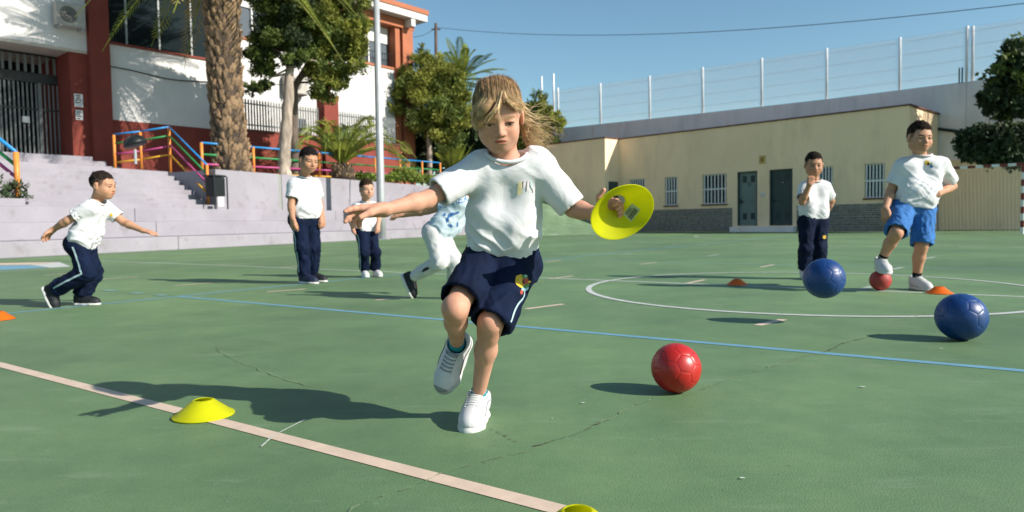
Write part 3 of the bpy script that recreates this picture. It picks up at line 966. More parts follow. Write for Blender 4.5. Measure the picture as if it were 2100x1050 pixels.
for (ta, za, ba), (tb, zb, bb_) in zip(posts[:-1], posts[1:]):
    mb = MB()
    za, zb = min(za, 8.6), min(zb, 8.6)
    nrow = 46
    pa, pb2 = FW[0] + FW[1] * (ta + .06) - FW[2] * .15, FW[0] + FW[1] * (tb - .06) - FW[2] * .15
    for k in range(nrow + 1):
        u = k / nrow
        z_a, z_b = ba + .1 + (za - ba - .15) * u, bb_ + .1 + (zb - bb_ - .15) * u
        fold = .06 if (k % 12) in (5, 6) else 0
        mb.bar(pa + A3(0, 0, z_a) + FW[2] * fold, pb2 + A3(0, 0, z_b) + FW[2] * fold, .0055 if not fold else .012)
    for t in np.arange(ta + .1, tb - .05, .05):
        u = (t - ta) / (tb - ta)
        q = FW[0] + FW[1] * t - FW[2] * .15
        mb.bar(q + A3(0, 0, ba + (bb_ - ba) * u + .08), q + A3(0, 0, za + (zb - za) * u - .05), .0055)
    part('mesh_panel', mb, MT['white_metal'], mf)
for px in (1967, 1973):
    t, z = plane_hit(FWp, RT, px, 168)
    p = FW[0] + FW[1] * t
    part('wall_rod', MB().tube([p + A3(0, 0, 5.75), p + A3(0, 0, 6.35)], .025, 6), MT['dark_metal'], cw)

# ------------------------------------------------------------------ goal
g0 = gp(2096, 480)
g1 = g0 + A3(-.696, .718, 0) * 3.0
gl = root('goal', 'handball goal with red and white striped frame in front of the cream wall', 'goal', g0)
GN = A3(.718, .696, 0)
for p in (g0, g1):
    for k in range(10):
        part('post_band', MB().box((p, A3(-.696, .718, 0), GN, A3(0, 0, 1)), -.04, .04, -.04, .04, .2 * k + .001, .2 * k + .199), MT['post_red' if k % 2 else 'post_white'], gl)
for k in range(15):
    part('crossbar_band', MB().box((g0 + A3(0, 0, 2.0), A3(-.696, .718, 0), GN, A3(0, 0, 1)), -.04 + .2053 * k, -.04 + .2053 * k + .204, -.04, .04, 0.001, .08), MT['post_red' if k % 2 == 0 else 'post_white'], gl)
for p in (g0, g1):
    part('back_stay', MB().tube([p + A3(0, 0, 2.0), p + GN * .8 + A3(0, 0, 2.0), p + GN * 1.1], .02, 6), MT['metal_grey'], gl)
nb_ = MB()
for k in range(31):
    p = g0 + (g1 - g0) * k / 30
    nb_.tube([p + A3(0, 0, 2.02), p + GN * .8 + A3(0, 0, 1.97), p + GN * (1.05 + .05 * math.sin(k)) + A3(0, 0, .03)], .003, 4)
for k in range(20):
    z = .03 + .1 * k
    nb_.tube([g0 + GN * (1.1 - .3 * z / 2) + A3(0, 0, z), g1 + GN * (1.1 - .3 * z / 2) + A3(0, 0, z)], .003, 4)
part('net', nb_, MT['net'], gl)

# ------------------------------------------------------------------ green bank between terrace and annex
bank = MB()
P0, P1 = gp(1010, 485), gp(1245, 481)
nx, ny = 26, 10
V, F = [], []
for j in range(ny + 1):
    for i in range(nx + 1):
        u, v = i / nx, j / ny
        q = P0 + (P1 - P0) * u + A3(.1, 1, 0) * 9 * v
        z = 1.75 * (1 - (1 - v) ** 1.6) * (1 - .75 * max(0, u - .35) / .65) + .05 * math.sin(u * 21 + v * 9) * v + .04 * math.sin(u * 47) * v
        V.append((q[0], q[1], max(z, .0) + (0 if j else -.05)))
for j in range(ny):
    for i in range(nx):
        a = j * (nx + 1) + i
        F.append((a, a + 1, a + nx + 2, a + nx + 1))
part('green_bank', bank.add(V, F), MT['green_conc'], kind='structure', smooth=True)

# ================================================================== vegetation
def sprigs(r, lobes, count, L, W, up=0.4, droop=0.0, jit=0.7, shell=0.55):
    vol = np.array([l[3] * l[4] * l[5] for l in lobes]) ** (2 / 3)
    idx = r.choice(len(lobes), count, p=vol / vol.sum())
    lob = np.array(lobes)[idx]
    d = r.normal(size=(count, 3))
    d /= np.linalg.norm(d, axis=1)[:, None]
    rr = shell + (1 - shell) * r.random(count) ** 0.6
    rr *= 1 + 0.17 * r.normal(size=count)
    P = lob[:, :3] + d * lob[:, 3:6] * rr[:, None]
    o = d + r.normal(size=(count, 3)) * jit + np.array([0, 0, up - droop])
    o /= np.linalg.norm(o, axis=1)[:, None]
    s = np.cross(o, r.normal(size=(count, 3)))
    s /= np.linalg.norm(s, axis=1)[:, None]
    l = L * r.uniform(0.6, 1.3, count)[:, None]
    w = W * r.uniform(0.6, 1.3, count)[:, None]
    nrm = np.cross(o, s)
    V = np.stack([P - o * l * .5, P + s * w + nrm * w * .4, P + o * l * .5, P - s * w + nrm * w * .4], 1).reshape(-1, 3)
    Q = np.arange(count * 4).reshape(-1, 4)
    return V, Q


def tree(name, label, base, trunk, lobes, mats, counts, L, W, bark, cat='tree', group=None, up=0.4, branches=(), shell=0.35, sub=15):
    """trunk: list of (point, radius); lobes: list of (centre, radii) in world space"""
    o = root(name, label, cat, base, group)
    r = np.random.default_rng(abs(hash(label)) % 1000 if False else len(label) * 37 + len(lobes))
    if trunk:
        # an uneven trunk
        pts, rr = [], []
        for (a, ra), (b_, rb) in zip(trunk[:-1], trunk[1:]):
            for u in np.linspace(0, 1, 6)[:-1]:
                pts.append(np.array(a) + (np.array(b_) - np.array(a)) * u + r.normal(0, ra * .06, 3) * (u > 0))
                rr.append((ra + (rb - ra) * u) * r.uniform(.92, 1.08))
        pts.append(np.array(trunk[-1][0]))
        rr.append(trunk[-1][1])
        part('trunk', MB().tube(pts, rr, 10), MT[bark], o, smooth=True)
    for (a, b_, ra) in branches:
        a, b_ = np.array(a), np.array(b_)
        mid = (a + b_) / 2 + A3(0, 0, .1) + r.normal(0, .08, 3)
        part('branch', MB().tube([a, mid, b_], [ra, ra * .75, ra * .35], 6), MT[bark], o, smooth=True)
    # break the lobes into clumps
    for k, (mname, cnt) in enumerate(zip(mats, counts)):
        cl = []
        for (c_, rad3) in lobes:
            c_, rad3 = np.array(c_), np.array(rad3)
            for q in range(sub):
                d = unit(r.normal(size=3))
                s = r.uniform(.20, .44)
                cl.append((*(c_ + d * rad3 * r.uniform(.40, 1.08)), *(rad3.mean() * s * np.array([1, 1, .8]))))
            cl.append((*c_, *(rad3 * .5)))
        V, Q = sprigs(r, cl, cnt, L, W, up, shell=shell)
        me = fast_mesh('foliage', V - np.array(base), Q, MT[mname])
        obj('crown', me, o, kind='stuff')
    return o


def frond(mb_leaf, mb_rib, start, direction, length, bend, r, n=34, leaf=0.45, width=0.035, lift=0.25):
    d = unit(direction)
    side = unit(np.cross(d, A3(0, 0, 1)) + 1e-6)
    upv = np.cross(side, d)
    pts = []
    for i in range(n + 1):
        u = i / n
        p = start + d * length * (u - .18 * bend * u * u) + A3(0, 0, -1) * length * bend * .55 * u ** 2.1
        pts.append(p)
    V, Q = [], []
    for i in range(3, n):
        u = i / n
        p = pts[i]
        t = unit(pts[i + 1] - pts[i - 1])
        sd_ = unit(np.cross(t, upv if abs(t @ upv) < .95 else side))
        up2 = np.cross(sd_, t)
        ll = leaf * (math.sin(math.pi * min(1, u * 1.02 + .05)) ** .55) * r.uniform(.8, 1.15)
        for sg in (-1, 1):
            tip = p + (sd_ * sg * .75 + t * .62 + up2 * lift * .6 + A3(0, 0, -1) * .22) * ll
            wv = t * width * .5
            mid = (p + tip) / 2 + up2 * .04 * ll
            V += [p - wv * .6, mid - wv, tip, mid + wv]
            k = len(V)
            Q.append((k - 4, k - 3, k - 2, k - 1))
    mb_leaf[0].extend(V)
    mb_leaf[1].extend([tuple(np.array(q)) for q in Q])
    return pts


def palm_fronds(o, top, count, length, r, mats, elev=(-.6, 1.2), leaf=.45, bend=(.5, 1.1), width=.04, skip=None, n=34):
    for k in range(count):
        az = k * 2.399 + r.uniform(-.2, .2)
        el = elev[0] + (elev[1] - elev[0]) * ((k + .5) / count) ** .8
        d = A3(math.cos(az) * math.cos(el), math.sin(az) * math.cos(el), math.sin(el))
        if skip is not None and skip(d):
            continue
        V, Q = [], []
        Lh = length * r.uniform(.85, 1.1)
        pts = frond((V, Q), None, top + d * .12, d, Lh, r.uniform(*bend), r, leaf=leaf, width=width, n=n)
        mname = mats[2] if el < elev[0] + .25 * (elev[1] - elev[0]) and r.random() < .5 else mats[k % 2]
        V = np.array(V) - ORI[o]
        me = fast_mesh('frond', V, np.array([(4 * i, 4 * i + 1, 4 * i + 2, 4 * i + 3) for i in range(len(V) // 4)]), MT[mname])
        fo = part('frond', MB().tube(pts, np.linspace(.035, .006, len(pts)) * length / 3.2, 5, cap=False), MT['palm_leaf_y'], o)
        obj('leaflets', me, fo, kind='stuff')


# ---- the big date palm beside the stairs
pb0 = ls_at(478, 345, 3.15)
pb0[2] = 2.42
YP = pb0[1]
bp = root('palm_tree', 'massive date palm with a rough diamond-patterned trunk on the terrace', 'palm tree', pb0)
axis = [(pb0 + A3(0, 0, -.05), .66), (at(474, 330, YP), .62), (at(467, 250, YP), .545), (at(461, 150, YP), .555), (at(456, 50, YP), .575), (at(455, -60, YP), .60), (at(455, -135, YP), .5)]
part('trunk', MB().tube([a[0] for a in axis], [a[1] * .93 for a in axis], 20), MT['palm_core'], bp, smooth=True)
zs = np.array([a[0][2] for a in axis])
cx = np.array([a[0][0] for a in axis])
rr_ = np.array([a[1] for a in axis])
sv = [(-.5, 0, -.5), (.5, 0, -.5), (.34, .55, .32), (-.34, .55, .32), (0, .72, .62), (-.40, .2, .1), (.40, .2, .1), (0, .55, -.35)]
sv2 = [(-.42, -.1, -.55), (.42, -.1, -.55), (.50, .30, .05), (-.50, .30, .05), (.26, .62, .52), (-.26, .62, .52), (.22, .05, .62), (-.22, .05, .62), (0, .5, -.1)]
sf2 = [(0, 1, 8), (1, 2, 8), (2, 4, 8), (4, 5, 8), (5, 3, 8), (3, 0, 8), (4, 6, 7, 5), (2, 6, 4), (3, 5, 7), (1, 6, 2), (0, 3, 7), (0, 7, 6, 1)]
scale_me = [mesh_data('leaf_base', [(x + rng.normal(0, .05), y + rng.normal(0, .05), z + rng.normal(0, .05)) for x, y, z in sv2], sf2, MT['palm_scale']) for _ in range(6)]
scale_me += [mesh_data('leaf_base', [(x + rng.normal(0, .08), y + rng.normal(0, .08), z + rng.normal(0, .08)) for x, y, z in sv2], sf2, MT['palm_scale_d']) for _ in range(4)]
rows = []
ring_n = 14
zz = zs[0]
k = 0
items = []
while zz < zs[-1]:
    rad_ = np.interp(zz, zs, rr_)
    for q in range(ring_n):
        ang = 2 * math.pi * (q + .5 * (k % 2)) / ring_n + k * .02 + rng.normal(0, .09)
        items.append((zz + rng.normal(0, .06), ang, rad_))
    zz += .19
    k += 1
front, rest = [], []
for (z_, a_, r_) in items:
    (front if math.sin(a_) < .25 and z_ < 8.2 else rest).append((z_, a_, r_))
front.sort(key=lambda i_: math.sin(i_[1]))
rest += front[300:]
front = front[:300]


def scale_matrix(z_, a_, r_):
    rd = A3(math.cos(a_), math.sin(a_), 0)
    tg = A3(-math.sin(a_), math.cos(a_), 0)
    s = rng.uniform(.55, 1.25)
    c_ = A3(np.interp(z_, zs, cx), YP, z_) + rd * r_ * .90
    tl = rng.uniform(-.15, .15)
    ex = tg * .20 * s * rng.uniform(.75, 1.1)
    ey = (rd * math.cos(tl) + A3(0, 0, 1) * .35) * .15 * s * rng.uniform(.7, 1.3)
    ez = A3(0, 0, 1) * rng.uniform(.20, .36) * s + rd * rng.uniform(.0, .10) + tg * rng.uniform(-.06, .06)
    return mx(ex, ey, ez, c_)


for it in front:
    piece('leaf_base', random.choice(scale_me), bp, scale_matrix(*it))
rv, rf = [], []
for it in rest:
    M = scale_matrix(*it)
    b0 = len(rv)
    rv += [tuple(M @ Vector(v)) for v in sv2]
    rf += [tuple(i_ + b0 for i_ in f) for f in sf2]
mm = MB()
mm.v, mm.f = rv, rf
part('leaf_bases', mm, MT['palm_scale'], bp, kind='stuff')
palm_fronds(bp, axis[-1][0], 128, 4.9, np.random.default_rng(5), ('palm_leaf', 'palm_leaf_y', 'palm_dry'), (-.62, 1.3), .68, (.3, .8), .075)

# ---- young palm in front of the red wall
q0 = ls_at(702, 352, 3.0)
q0[2] = 2.55
yp = root('palm_tree', 'young low palm with arching fronds behind the retaining wall', 'palm tree', q0)
part('trunk', MB().tube([q0 + A3(0, 0, -.1), q0 + A3(0, 0, .35), q0 + A3(0, 0, .62)], [.55, .48, .2], 14), MT['palm_core'], yp, smooth=True)
for k in range(60):
    z_, a_ = rng.uniform(-.05, .5), rng.uniform(0, 6.28)
    rd = A3(math.cos(a_), math.sin(a_), 0)
    tg = A3(-math.sin(a_), math.cos(a_), 0)
    piece('leaf_base', random.choice(scale_me), yp, mx(tg * .13, (rd + A3(0, 0, .3)) * .13, A3(0, 0, 1) * .2, q0 + A3(0, 0, z_) + rd * (.5 - .25 * max(0, z_))))
palm_fronds(yp, q0 + A3(0, 0, .6), 32, 5.3, np.random.default_rng(11), ('palm_leaf_y', 'palm_leaf', 'palm_leaf_y'), (.5, 1.3), .52, (.95, 1.25), .05)

# ---- palm crown behind the round tree
q1 = at(950, 330, 44)
q1[2] = 2.4
p2_ = root('palm_tree', 'palm with upright fronds standing behind the round olive tree', 'palm tree', q1)
tp = at(946, 165, 44)
part('trunk', MB().tube([q1, tp], [.35, .3], 12), MT['palm_core'], p2_, smooth=True)
palm_fronds(p2_, tp, 40, 3.3, np.random.default_rng(12), ('palm_leaf', 'palm_leaf_y', 'palm_leaf'), (-.3, 1.45), .5, (.25, .8), .06)
# ---- small palm with yellow stalks near the end of the ramp
q2 = ls_at(930, 352, 3.1)
q2[2] = 2.6
p3_ = root('palm_tree', 'small palm with yellow-green stalks at the far end of the ramp', 'palm tree', q2)
part('trunk', MB().tube([q2 - A3(0, 0, .1), q2 + A3(0, 0, .55)], [.3, .2], 12), MT['palm_core'], p3_, smooth=True)
palm_fronds(p3_, q2 + A3(0, 0, .5), 22, 2.7, np.random.default_rng(13), ('palm_leaf_y', 'palm_leaf', 'palm_leaf_y'), (.75, 1.45), .45, (.2, .6), .05)


def lob(px, py, Y, rx, ry, rz=None):
    s = Y / FPX
    return (at(px, py, Y), (rx * s, (rx + ry) * .5 * s, ry * s))


# ---- pale-trunked conifer in front of the fence
ta = ls_at(583, 352, 3.15)
ta[2] = 2.42
Y_ = ta[1]
T = lambda px, py: at(px, py, Y_)
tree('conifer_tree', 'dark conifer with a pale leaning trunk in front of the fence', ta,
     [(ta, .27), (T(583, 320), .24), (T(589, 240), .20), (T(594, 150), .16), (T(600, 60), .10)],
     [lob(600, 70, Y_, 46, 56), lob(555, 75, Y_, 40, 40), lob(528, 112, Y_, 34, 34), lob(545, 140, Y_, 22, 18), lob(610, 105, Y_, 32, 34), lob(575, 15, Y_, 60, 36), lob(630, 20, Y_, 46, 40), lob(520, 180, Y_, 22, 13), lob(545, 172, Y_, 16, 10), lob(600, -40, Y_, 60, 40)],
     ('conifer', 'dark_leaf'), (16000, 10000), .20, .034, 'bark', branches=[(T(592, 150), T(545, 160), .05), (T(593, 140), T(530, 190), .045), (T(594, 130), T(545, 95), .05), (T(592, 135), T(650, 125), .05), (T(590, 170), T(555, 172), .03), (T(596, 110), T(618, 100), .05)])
# ---- full conifer to its right
Y_ = Y_ + .9
tb_ = at(603, 352, Y_)
tb_[2] = 2.42
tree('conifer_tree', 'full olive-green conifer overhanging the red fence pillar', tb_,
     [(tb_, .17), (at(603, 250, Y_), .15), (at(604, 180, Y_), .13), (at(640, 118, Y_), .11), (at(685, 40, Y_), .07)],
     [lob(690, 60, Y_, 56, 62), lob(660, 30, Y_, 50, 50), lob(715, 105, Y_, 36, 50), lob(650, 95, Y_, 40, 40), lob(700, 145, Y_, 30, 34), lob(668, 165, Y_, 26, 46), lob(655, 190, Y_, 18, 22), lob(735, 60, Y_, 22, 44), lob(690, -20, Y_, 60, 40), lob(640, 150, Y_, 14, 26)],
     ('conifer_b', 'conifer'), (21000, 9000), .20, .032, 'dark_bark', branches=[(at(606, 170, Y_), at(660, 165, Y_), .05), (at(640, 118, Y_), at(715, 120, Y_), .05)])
# ---- round olive tree by the end column
tc_ = ls_at(881, 356, 4.0)
tc_[2] = 2.42
Y_ = tc_[1]
T = lambda px, py: at(px, py, Y_)
tree('conifer_tree', 'bushy olive-green tree with a thin grey trunk near the end column', tc_,
     [(tc_, .15), (T(880, 280), .14), (T(882, 200), .10)],
     [lob(885, 150, Y_, 46, 48), lob(905, 190, Y_, 52, 56), lob(860, 190, Y_, 42, 46), lob(880, 240, Y_, 56, 40), lob(925, 235, Y_, 38, 44), lob(905, 275, Y_, 44, 28), lob(868, 120, Y_, 22, 26), lob(815, 190, Y_, 20, 22), lob(812, 225, Y_, 22, 20), lob(835, 160, Y_, 20, 26), lob(935, 180, Y_, 26, 40)],
     ('conifer_b', 'conifer'), (23000, 10000), .24, .036, 'bark', branches=[(T(880, 250), T(830, 215), .06), (T(881, 230), T(920, 190), .06)])
# ---- bush at the end of the concrete wall
td_ = at(1108, 330, 40)
td_[2] = 1.5
tree('wild_bush', 'rounded dark green bush above the corner of the concrete wall', td_,
     [(td_, .2), (at(1108, 260, 40), .14)],
     [lob(1105, 235, 40, 34, 40), lob(1125, 255, 40, 28, 36), lob(1090, 265, 40, 34, 40), lob(1110, 290, 40, 36, 30), lob(1065, 270, 40, 28, 40), lob(1150, 245, 40, 6, 7)],
     ('conifer_b', 'conifer'), (9000, 5000), .26, .045, 'dark_bark', cat='bush')
# ---- dark tree over the wall at the right edge
Y_ = 24.5
te_ = at(2085, 480, Y_)
te_[2] = 5.0
tree('broadleaf_tree', 'large dark broadleaf tree leaning over the concrete wall at the right edge', te_,
     [(te_, .25), (at(2095, 150, Y_), .2)],
     [lob(2080, 170, Y_, 60, 56), lob(2050, 195, Y_, 42, 36), lob(2105, 120, Y_, 46, 46), lob(2045, 225, Y_, 34, 18), lob(2100, 220, Y_, 50, 26), lob(2075, 125, Y_, 32, 34), lob(2015, 205, Y_, 14, 12), lob(2140, 150, Y_, 60, 80)],
     ('dark_leaf', 'conifer'), (15000, 2500), .22, .06, 'dark_bark', up=.1)
# ---- ivy hanging on that wall
tI = at(2040, 330, 23.4)
iv = root('ivy', 'dark ivy hanging on the concrete wall behind the goal', 'ivy', tI)
V, Q = sprigs(np.random.default_rng(21), [(*at(px, py, 23.3 + dy), .5 * k, .16, .42 * k) for px, py, k, dy in
                                         [(1985, 290, .9, 1.4), (2010, 300, 1.2, 1.0), (2040, 298, 1.3, .6), (2075, 300, 1.3, .2), (2105, 298, 1.3, -.1), (2010, 275, .8, 1), (2055, 280, 1, .5), (2095, 280, 1, .1), (1985, 315, .7, 1.3), (2030, 318, 1, .8), (2080, 320, 1, .2)]], 7000, .2, .07, -.6)
obj('ivy_leaves', fast_mesh('ivy_leaves', V - tI, Q, MT['dark_leaf']), iv, kind='stuff')
# ---- clipped hedge along the wall top
hp = ls_at(760, 366, 2.95)
hg = root('hedge', 'low bright green hedge along the top of the retaining wall', 'hedge', hp)
V, Q = sprigs(np.random.default_rng(22), [(*(ls_at(px, py, 2.98) + A3(0, 0, 0)), .5 * k, .25, .26 * k) for px, py, k in
                                         [(738, 362, .7), (752, 363, .8), (795, 365, .7), (808, 362, .8), (824, 358, 1.2), (838, 360, 1.1), (852, 366, .8), (868, 367, .9), (884, 368, .9), (900, 368, .9), (765, 366, .6), (780, 366, .6)]], 5200, .13, .04, .5)
obj('hedge_leaves', fast_mesh('hedge_leaves', V - hp, Q, MT['hedge']), hg, kind='stuff')
# ---- dark shrubs added to fill in the shadow under the trees beyond the ramp
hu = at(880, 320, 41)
ug = root('shadow_shrubs', 'dark shrubs filling in the shadow under the trees beyond the end of the school', 'shrubs', hu)
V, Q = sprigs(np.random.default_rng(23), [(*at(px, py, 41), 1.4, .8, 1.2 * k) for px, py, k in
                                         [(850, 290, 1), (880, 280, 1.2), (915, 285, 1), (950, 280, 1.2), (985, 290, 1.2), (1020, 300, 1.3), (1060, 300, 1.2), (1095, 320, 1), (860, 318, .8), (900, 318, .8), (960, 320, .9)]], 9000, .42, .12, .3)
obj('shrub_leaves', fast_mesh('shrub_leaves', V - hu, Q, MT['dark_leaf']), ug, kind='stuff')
# ---- planter shrubs left of the stairs
V, Q = sprigs(np.random.default_rng(24), [(*lp(.9 + .5 * k, 2.5, 1.5 + .1 * (k % 2)), .3, .2, .3) for k in range(-4, 3)], 1500, .12, .03, .3)
obj('shrub_leaves', fast_mesh('shrub_leaves', V - ORI[pl], Q, MT['dark_leaf']), pl, kind='stuff')

# ================================================================== people: implicit surfaces turned into one skin each
_T = np.random.default_rng(99).random((64, 64, 64)).astype(np.float32)


def vnoise(P):
    P = np.asarray(P, np.float32) + 31.7
    i = np.floor(P).astype(int)
    f = P - i
    f = f * f * (3 - 2 * f)
    i0 = i % 64
    i1 = (i + 1) % 64
    x0, y0, z0 = i0.T
    x1, y1, z1 = i1.T
    fx, fy, fz = f.T
    c = lambda a, b_, d: _T[a, b_, d]
    return ((c(x0, y0, z0) * (1 - fx) + c(x1, y0, z0) * fx) * (1 - fy) + (c(x0, y1, z0) * (1 - fx) + c(x1, y1, z0) * fx) * fy) * (1 - fz) + \
           ((c(x0, y0, z1) * (1 - fx) + c(x1, y0, z1) * fx) * (1 - fy) + (c(x0, y1, z1) * (1 - fx) + c(x1, y1, z1) * fx) * fy) * fz


class Grid:
    def __init__(s, lo, hi, h, fine=()):
        s.ax = []
        for a in range(3):
            x, out = lo[a], []
            while x < hi[a]:
                out.append(x)
                step = h
                for (flo, fhi, fh) in fine:
                    if flo[a] - fh <= x <= fhi[a]:
                        step = min(step, fh)
                x += step
            out.append(x)
            s.ax.append(np.array(out, np.float32))
        s.F = np.ones([len(a) for a in s.ax], np.float32)

    def sl(s, lo, hi):
        r = []
        for a in range(3):
            i0 = max(0, np.searchsorted(s.ax[a], lo[a]) - 1)
            i1 = min(len(s.ax[a]), np.searchsorted(s.ax[a], hi[a]) + 1)
            r.append(slice(i0, i1))
        return tuple(r)

    def put(s, sl, d, k, op):
        F = s.F[sl]
        if op == 's':
            a, b_ = -F, d
        else:
            a, b_ = F, d
        h = np.maximum(k - np.abs(a - b_), 0) / max(k, 1e-6)
        v = np.minimum(a, b_) - h * h * k * .25
        s.F[sl] = -v if op == 's' else v

    def rc(s, a, b_, r1, r2, k=.012, op='u', sq=None, cut=()):
        a, b_ = np.asarray(a, float), np.asarray(b_, float)
        m_ = k + .02
        sl = s.sl(np.minimum(a - r1, b_ - r2) - m_, np.maximum(a + r1, b_ + r2) + m_)
        X, Y, Z = s.ax[0][sl[0]][:, None, None], s.ax[1][sl[1]][None, :, None], s.ax[2][sl[2]][None, None, :]
        if 0 in (X.size, Y.size, Z.size):
            return s
        x, y, z = X - a[0], Y - a[1], Z - a[2]
        ba = b_ - a
        t = np.clip((x * ba[0] + y * ba[1] + z * ba[2]) / max(ba @ ba, 1e-9), 0, 1)
        qx, qy, qz = x - t * ba[0], y - t * ba[1], z - t * ba[2]
        if sq is not None:
            v, f = unit(sq[0]), sq[1]
            c = (qx * v[0] + qy * v[1] + qz * v[2]) * (f - 1)
            qx, qy, qz = qx + v[0] * c, qy + v[1] * c, qz + v[2] * c
        d = np.sqrt(qx * qx + qy * qy + qz * qz) - (r1 + (r2 - r1) * t)
        for (p, n) in cut:
            n = unit(n)
            d = np.maximum(d, (X - p[0]) * n[0] + (Y - p[1]) * n[1] + (Z - p[2]) * n[2])
        s.put(sl, d.astype(np.float32), k, op)
        return s

    def el(s, c, r3, R=None, k=.01, op='u'):
        c, r3 = np.asarray(c, float), np.asarray(r3, float)
        R = np.eye(3) if R is None else R
        ext = np.abs(R) @ r3 + k + .02
        sl = s.sl(c - ext, c + ext)
        X, Y, Z = s.ax[0][sl[0]][:, None, None] - c[0], s.ax[1][sl[1]][None, :, None] - c[1], s.ax[2][sl[2]][None, None, :] - c[2]
        if 0 in (X.size, Y.size, Z.size):
            return s
        k0 = k1 = 0
        for i in range(3):
            q = X * R[0, i] + Y * R[1, i] + Z * R[2, i]
            k0 = k0 + (q / r3[i]) ** 2
            k1 = k1 + (q / r3[i] ** 2) ** 2
        k0, k1 = np.sqrt(k0), np.sqrt(k1)
        d = k0 * (k0 - 1) / np.maximum(k1, 1e-6)
        s.put(sl, d.astype(np.float32), k, op)
        return s

    def planecut(s, p, n):
        n = unit(n)
        X, Y, Z = s.ax[0][:, None, None], s.ax[1][None, :, None], s.ax[2][None, None, :]
        s.F = np.maximum(s.F, ((X - p[0]) * n[0] + (Y - p[1]) * n[1] + (Z - p[2]) * n[2]).astype(np.float32))
        return s

    def mesh(s, relax=1):
        F = s.F
        F[0], F[-1], F[:, 0], F[:, -1], F[:, :, 0], F[:, :, -1] = 1, 1, 1, 1, 1, 1
        S = F < 0
        n = np.zeros(tuple(d - 1 for d in S.shape), np.int8)
        for i in (0, 1):
            for j in (0, 1):
                for k in (0, 1):
                    n += S[i:i + n.shape[0], j:j + n.shape[1], k:k + n.shape[2]]
        act = (n > 0) & (n < 8)
        ci = np.argwhere(act)
        idx = -np.ones(n.shape, np.int32)
        idx[act] = np.arange(len(ci))
        acc = np.zeros((len(ci), 3))
        cnt = np.zeros(len(ci))
        ax = s.ax
        for a in range(3):
            o1, o2 = [q for q in range(3) if q != a]
            for u in (0, 1):
                for w in (0, 1):
                    c0 = ci.copy()
                    c0[:, o1] += u
                    c0[:, o2] += w
                    c1 = c0.copy()
                    c1[:, a] += 1
                    f0, f1 = F[tuple(c0.T)], F[tuple(c1.T)]
                    cr = (f0 < 0) != (f1 < 0)
                    t = np.where(cr, f0 / np.where(cr, f0 - f1, 1), 0)
                    P = np.stack([ax[q][c0[:, q]] for q in range(3)], 1).astype(float)
                    P[:, a] += t * (ax[a][c1[:, a]] - ax[a][c0[:, a]])
                    acc[cr] += P[cr]
                    cnt[cr] += 1
        V = acc / cnt[:, None]
        quads = []
        for a in range(3):
            b_, c = (a + 1) % 3, (a + 2) % 3
            s0 = [slice(None)] * 3
            s1 = [slice(None)] * 3
            s0[a], s1[a] = slice(0, -1), slice(1, None)
            e = np.argwhere(S[tuple(s0)] != S[tuple(s1)])
            e = e[(e[:, b_] > 0) & (e[:, c] > 0) & (e[:, b_] < S.shape[b_] - 1) & (e[:, c] < S.shape[c] - 1)]
            inside = S[tuple(e.T)]
            q = []
            for db, dc in ((-1, -1), (0, -1), (0, 0), (-1, 0)):
                g = e.copy()
                g[:, b_] += db
                g[:, c] += dc
                q.append(idx[tuple(g.T)])
            q = np.stack(q, 1)
            q[~inside] = q[~inside][:, ::-1]
            quads.append(q)
        Q = np.concatenate(quads)
        Q = Q[(Q >= 0).all(1)]
        for _ in range(relax):
            V = smooth(V, Q, .5)
        return V, Q


def smooth(V, Q, w):
    n = len(V)
    I = np.concatenate([Q[:, i] for i in range(4) for j in (1, 3)])
    K_ = np.concatenate([Q[:, (i + j) % 4] for i in range(4) for j in (1, 3)])
    cnt = np.maximum(np.bincount(I, minlength=n), 1)
    acc = np.stack([np.bincount(I, V[K_, a], n) for a in range(3)], 1)
    return V * (1 - w) + w * acc / cnt[:, None]


def vnormals(V, Q):
    n = np.cross(V[Q[:, 2]] - V[Q[:, 0]], V[Q[:, 3]] - V[Q[:, 1]])
    I = Q.T.ravel()
    n4 = np.concatenate([n] * 4)
    N_ = np.stack([np.bincount(I, n4[:, a], len(V)) for a in range(3)], 1)
    return N_ / np.maximum(np.linalg.norm(N_, axis=1), 1e-12)[:, None]


def sub_mesh(name, V, Q, mat, parent, label=None, cols=None, kind=None):
    me = fast_mesh(name, V - ORI[parent], Q, mat, True, cols)
    return obj(name, me, parent, label, kind)


def skin_mat(name, col):
    col = tuple(c / ALB * .86 for c in col)
    return paint(name, col, 0.58, 0.09, 22, 0.12, 260, spec=0.25, attr='col', sss=0.10, dist=0.001)


def cloth(name, col, var=0.05, attr=None, rough=.85, wrinkle=.09):
    return paint(name, col, rough, var, 12, 0.35, 420, spec=0.15, sheen=0.0, dist=0.0012, attr=attr, wrinkle=wrinkle, wscale=9.0)


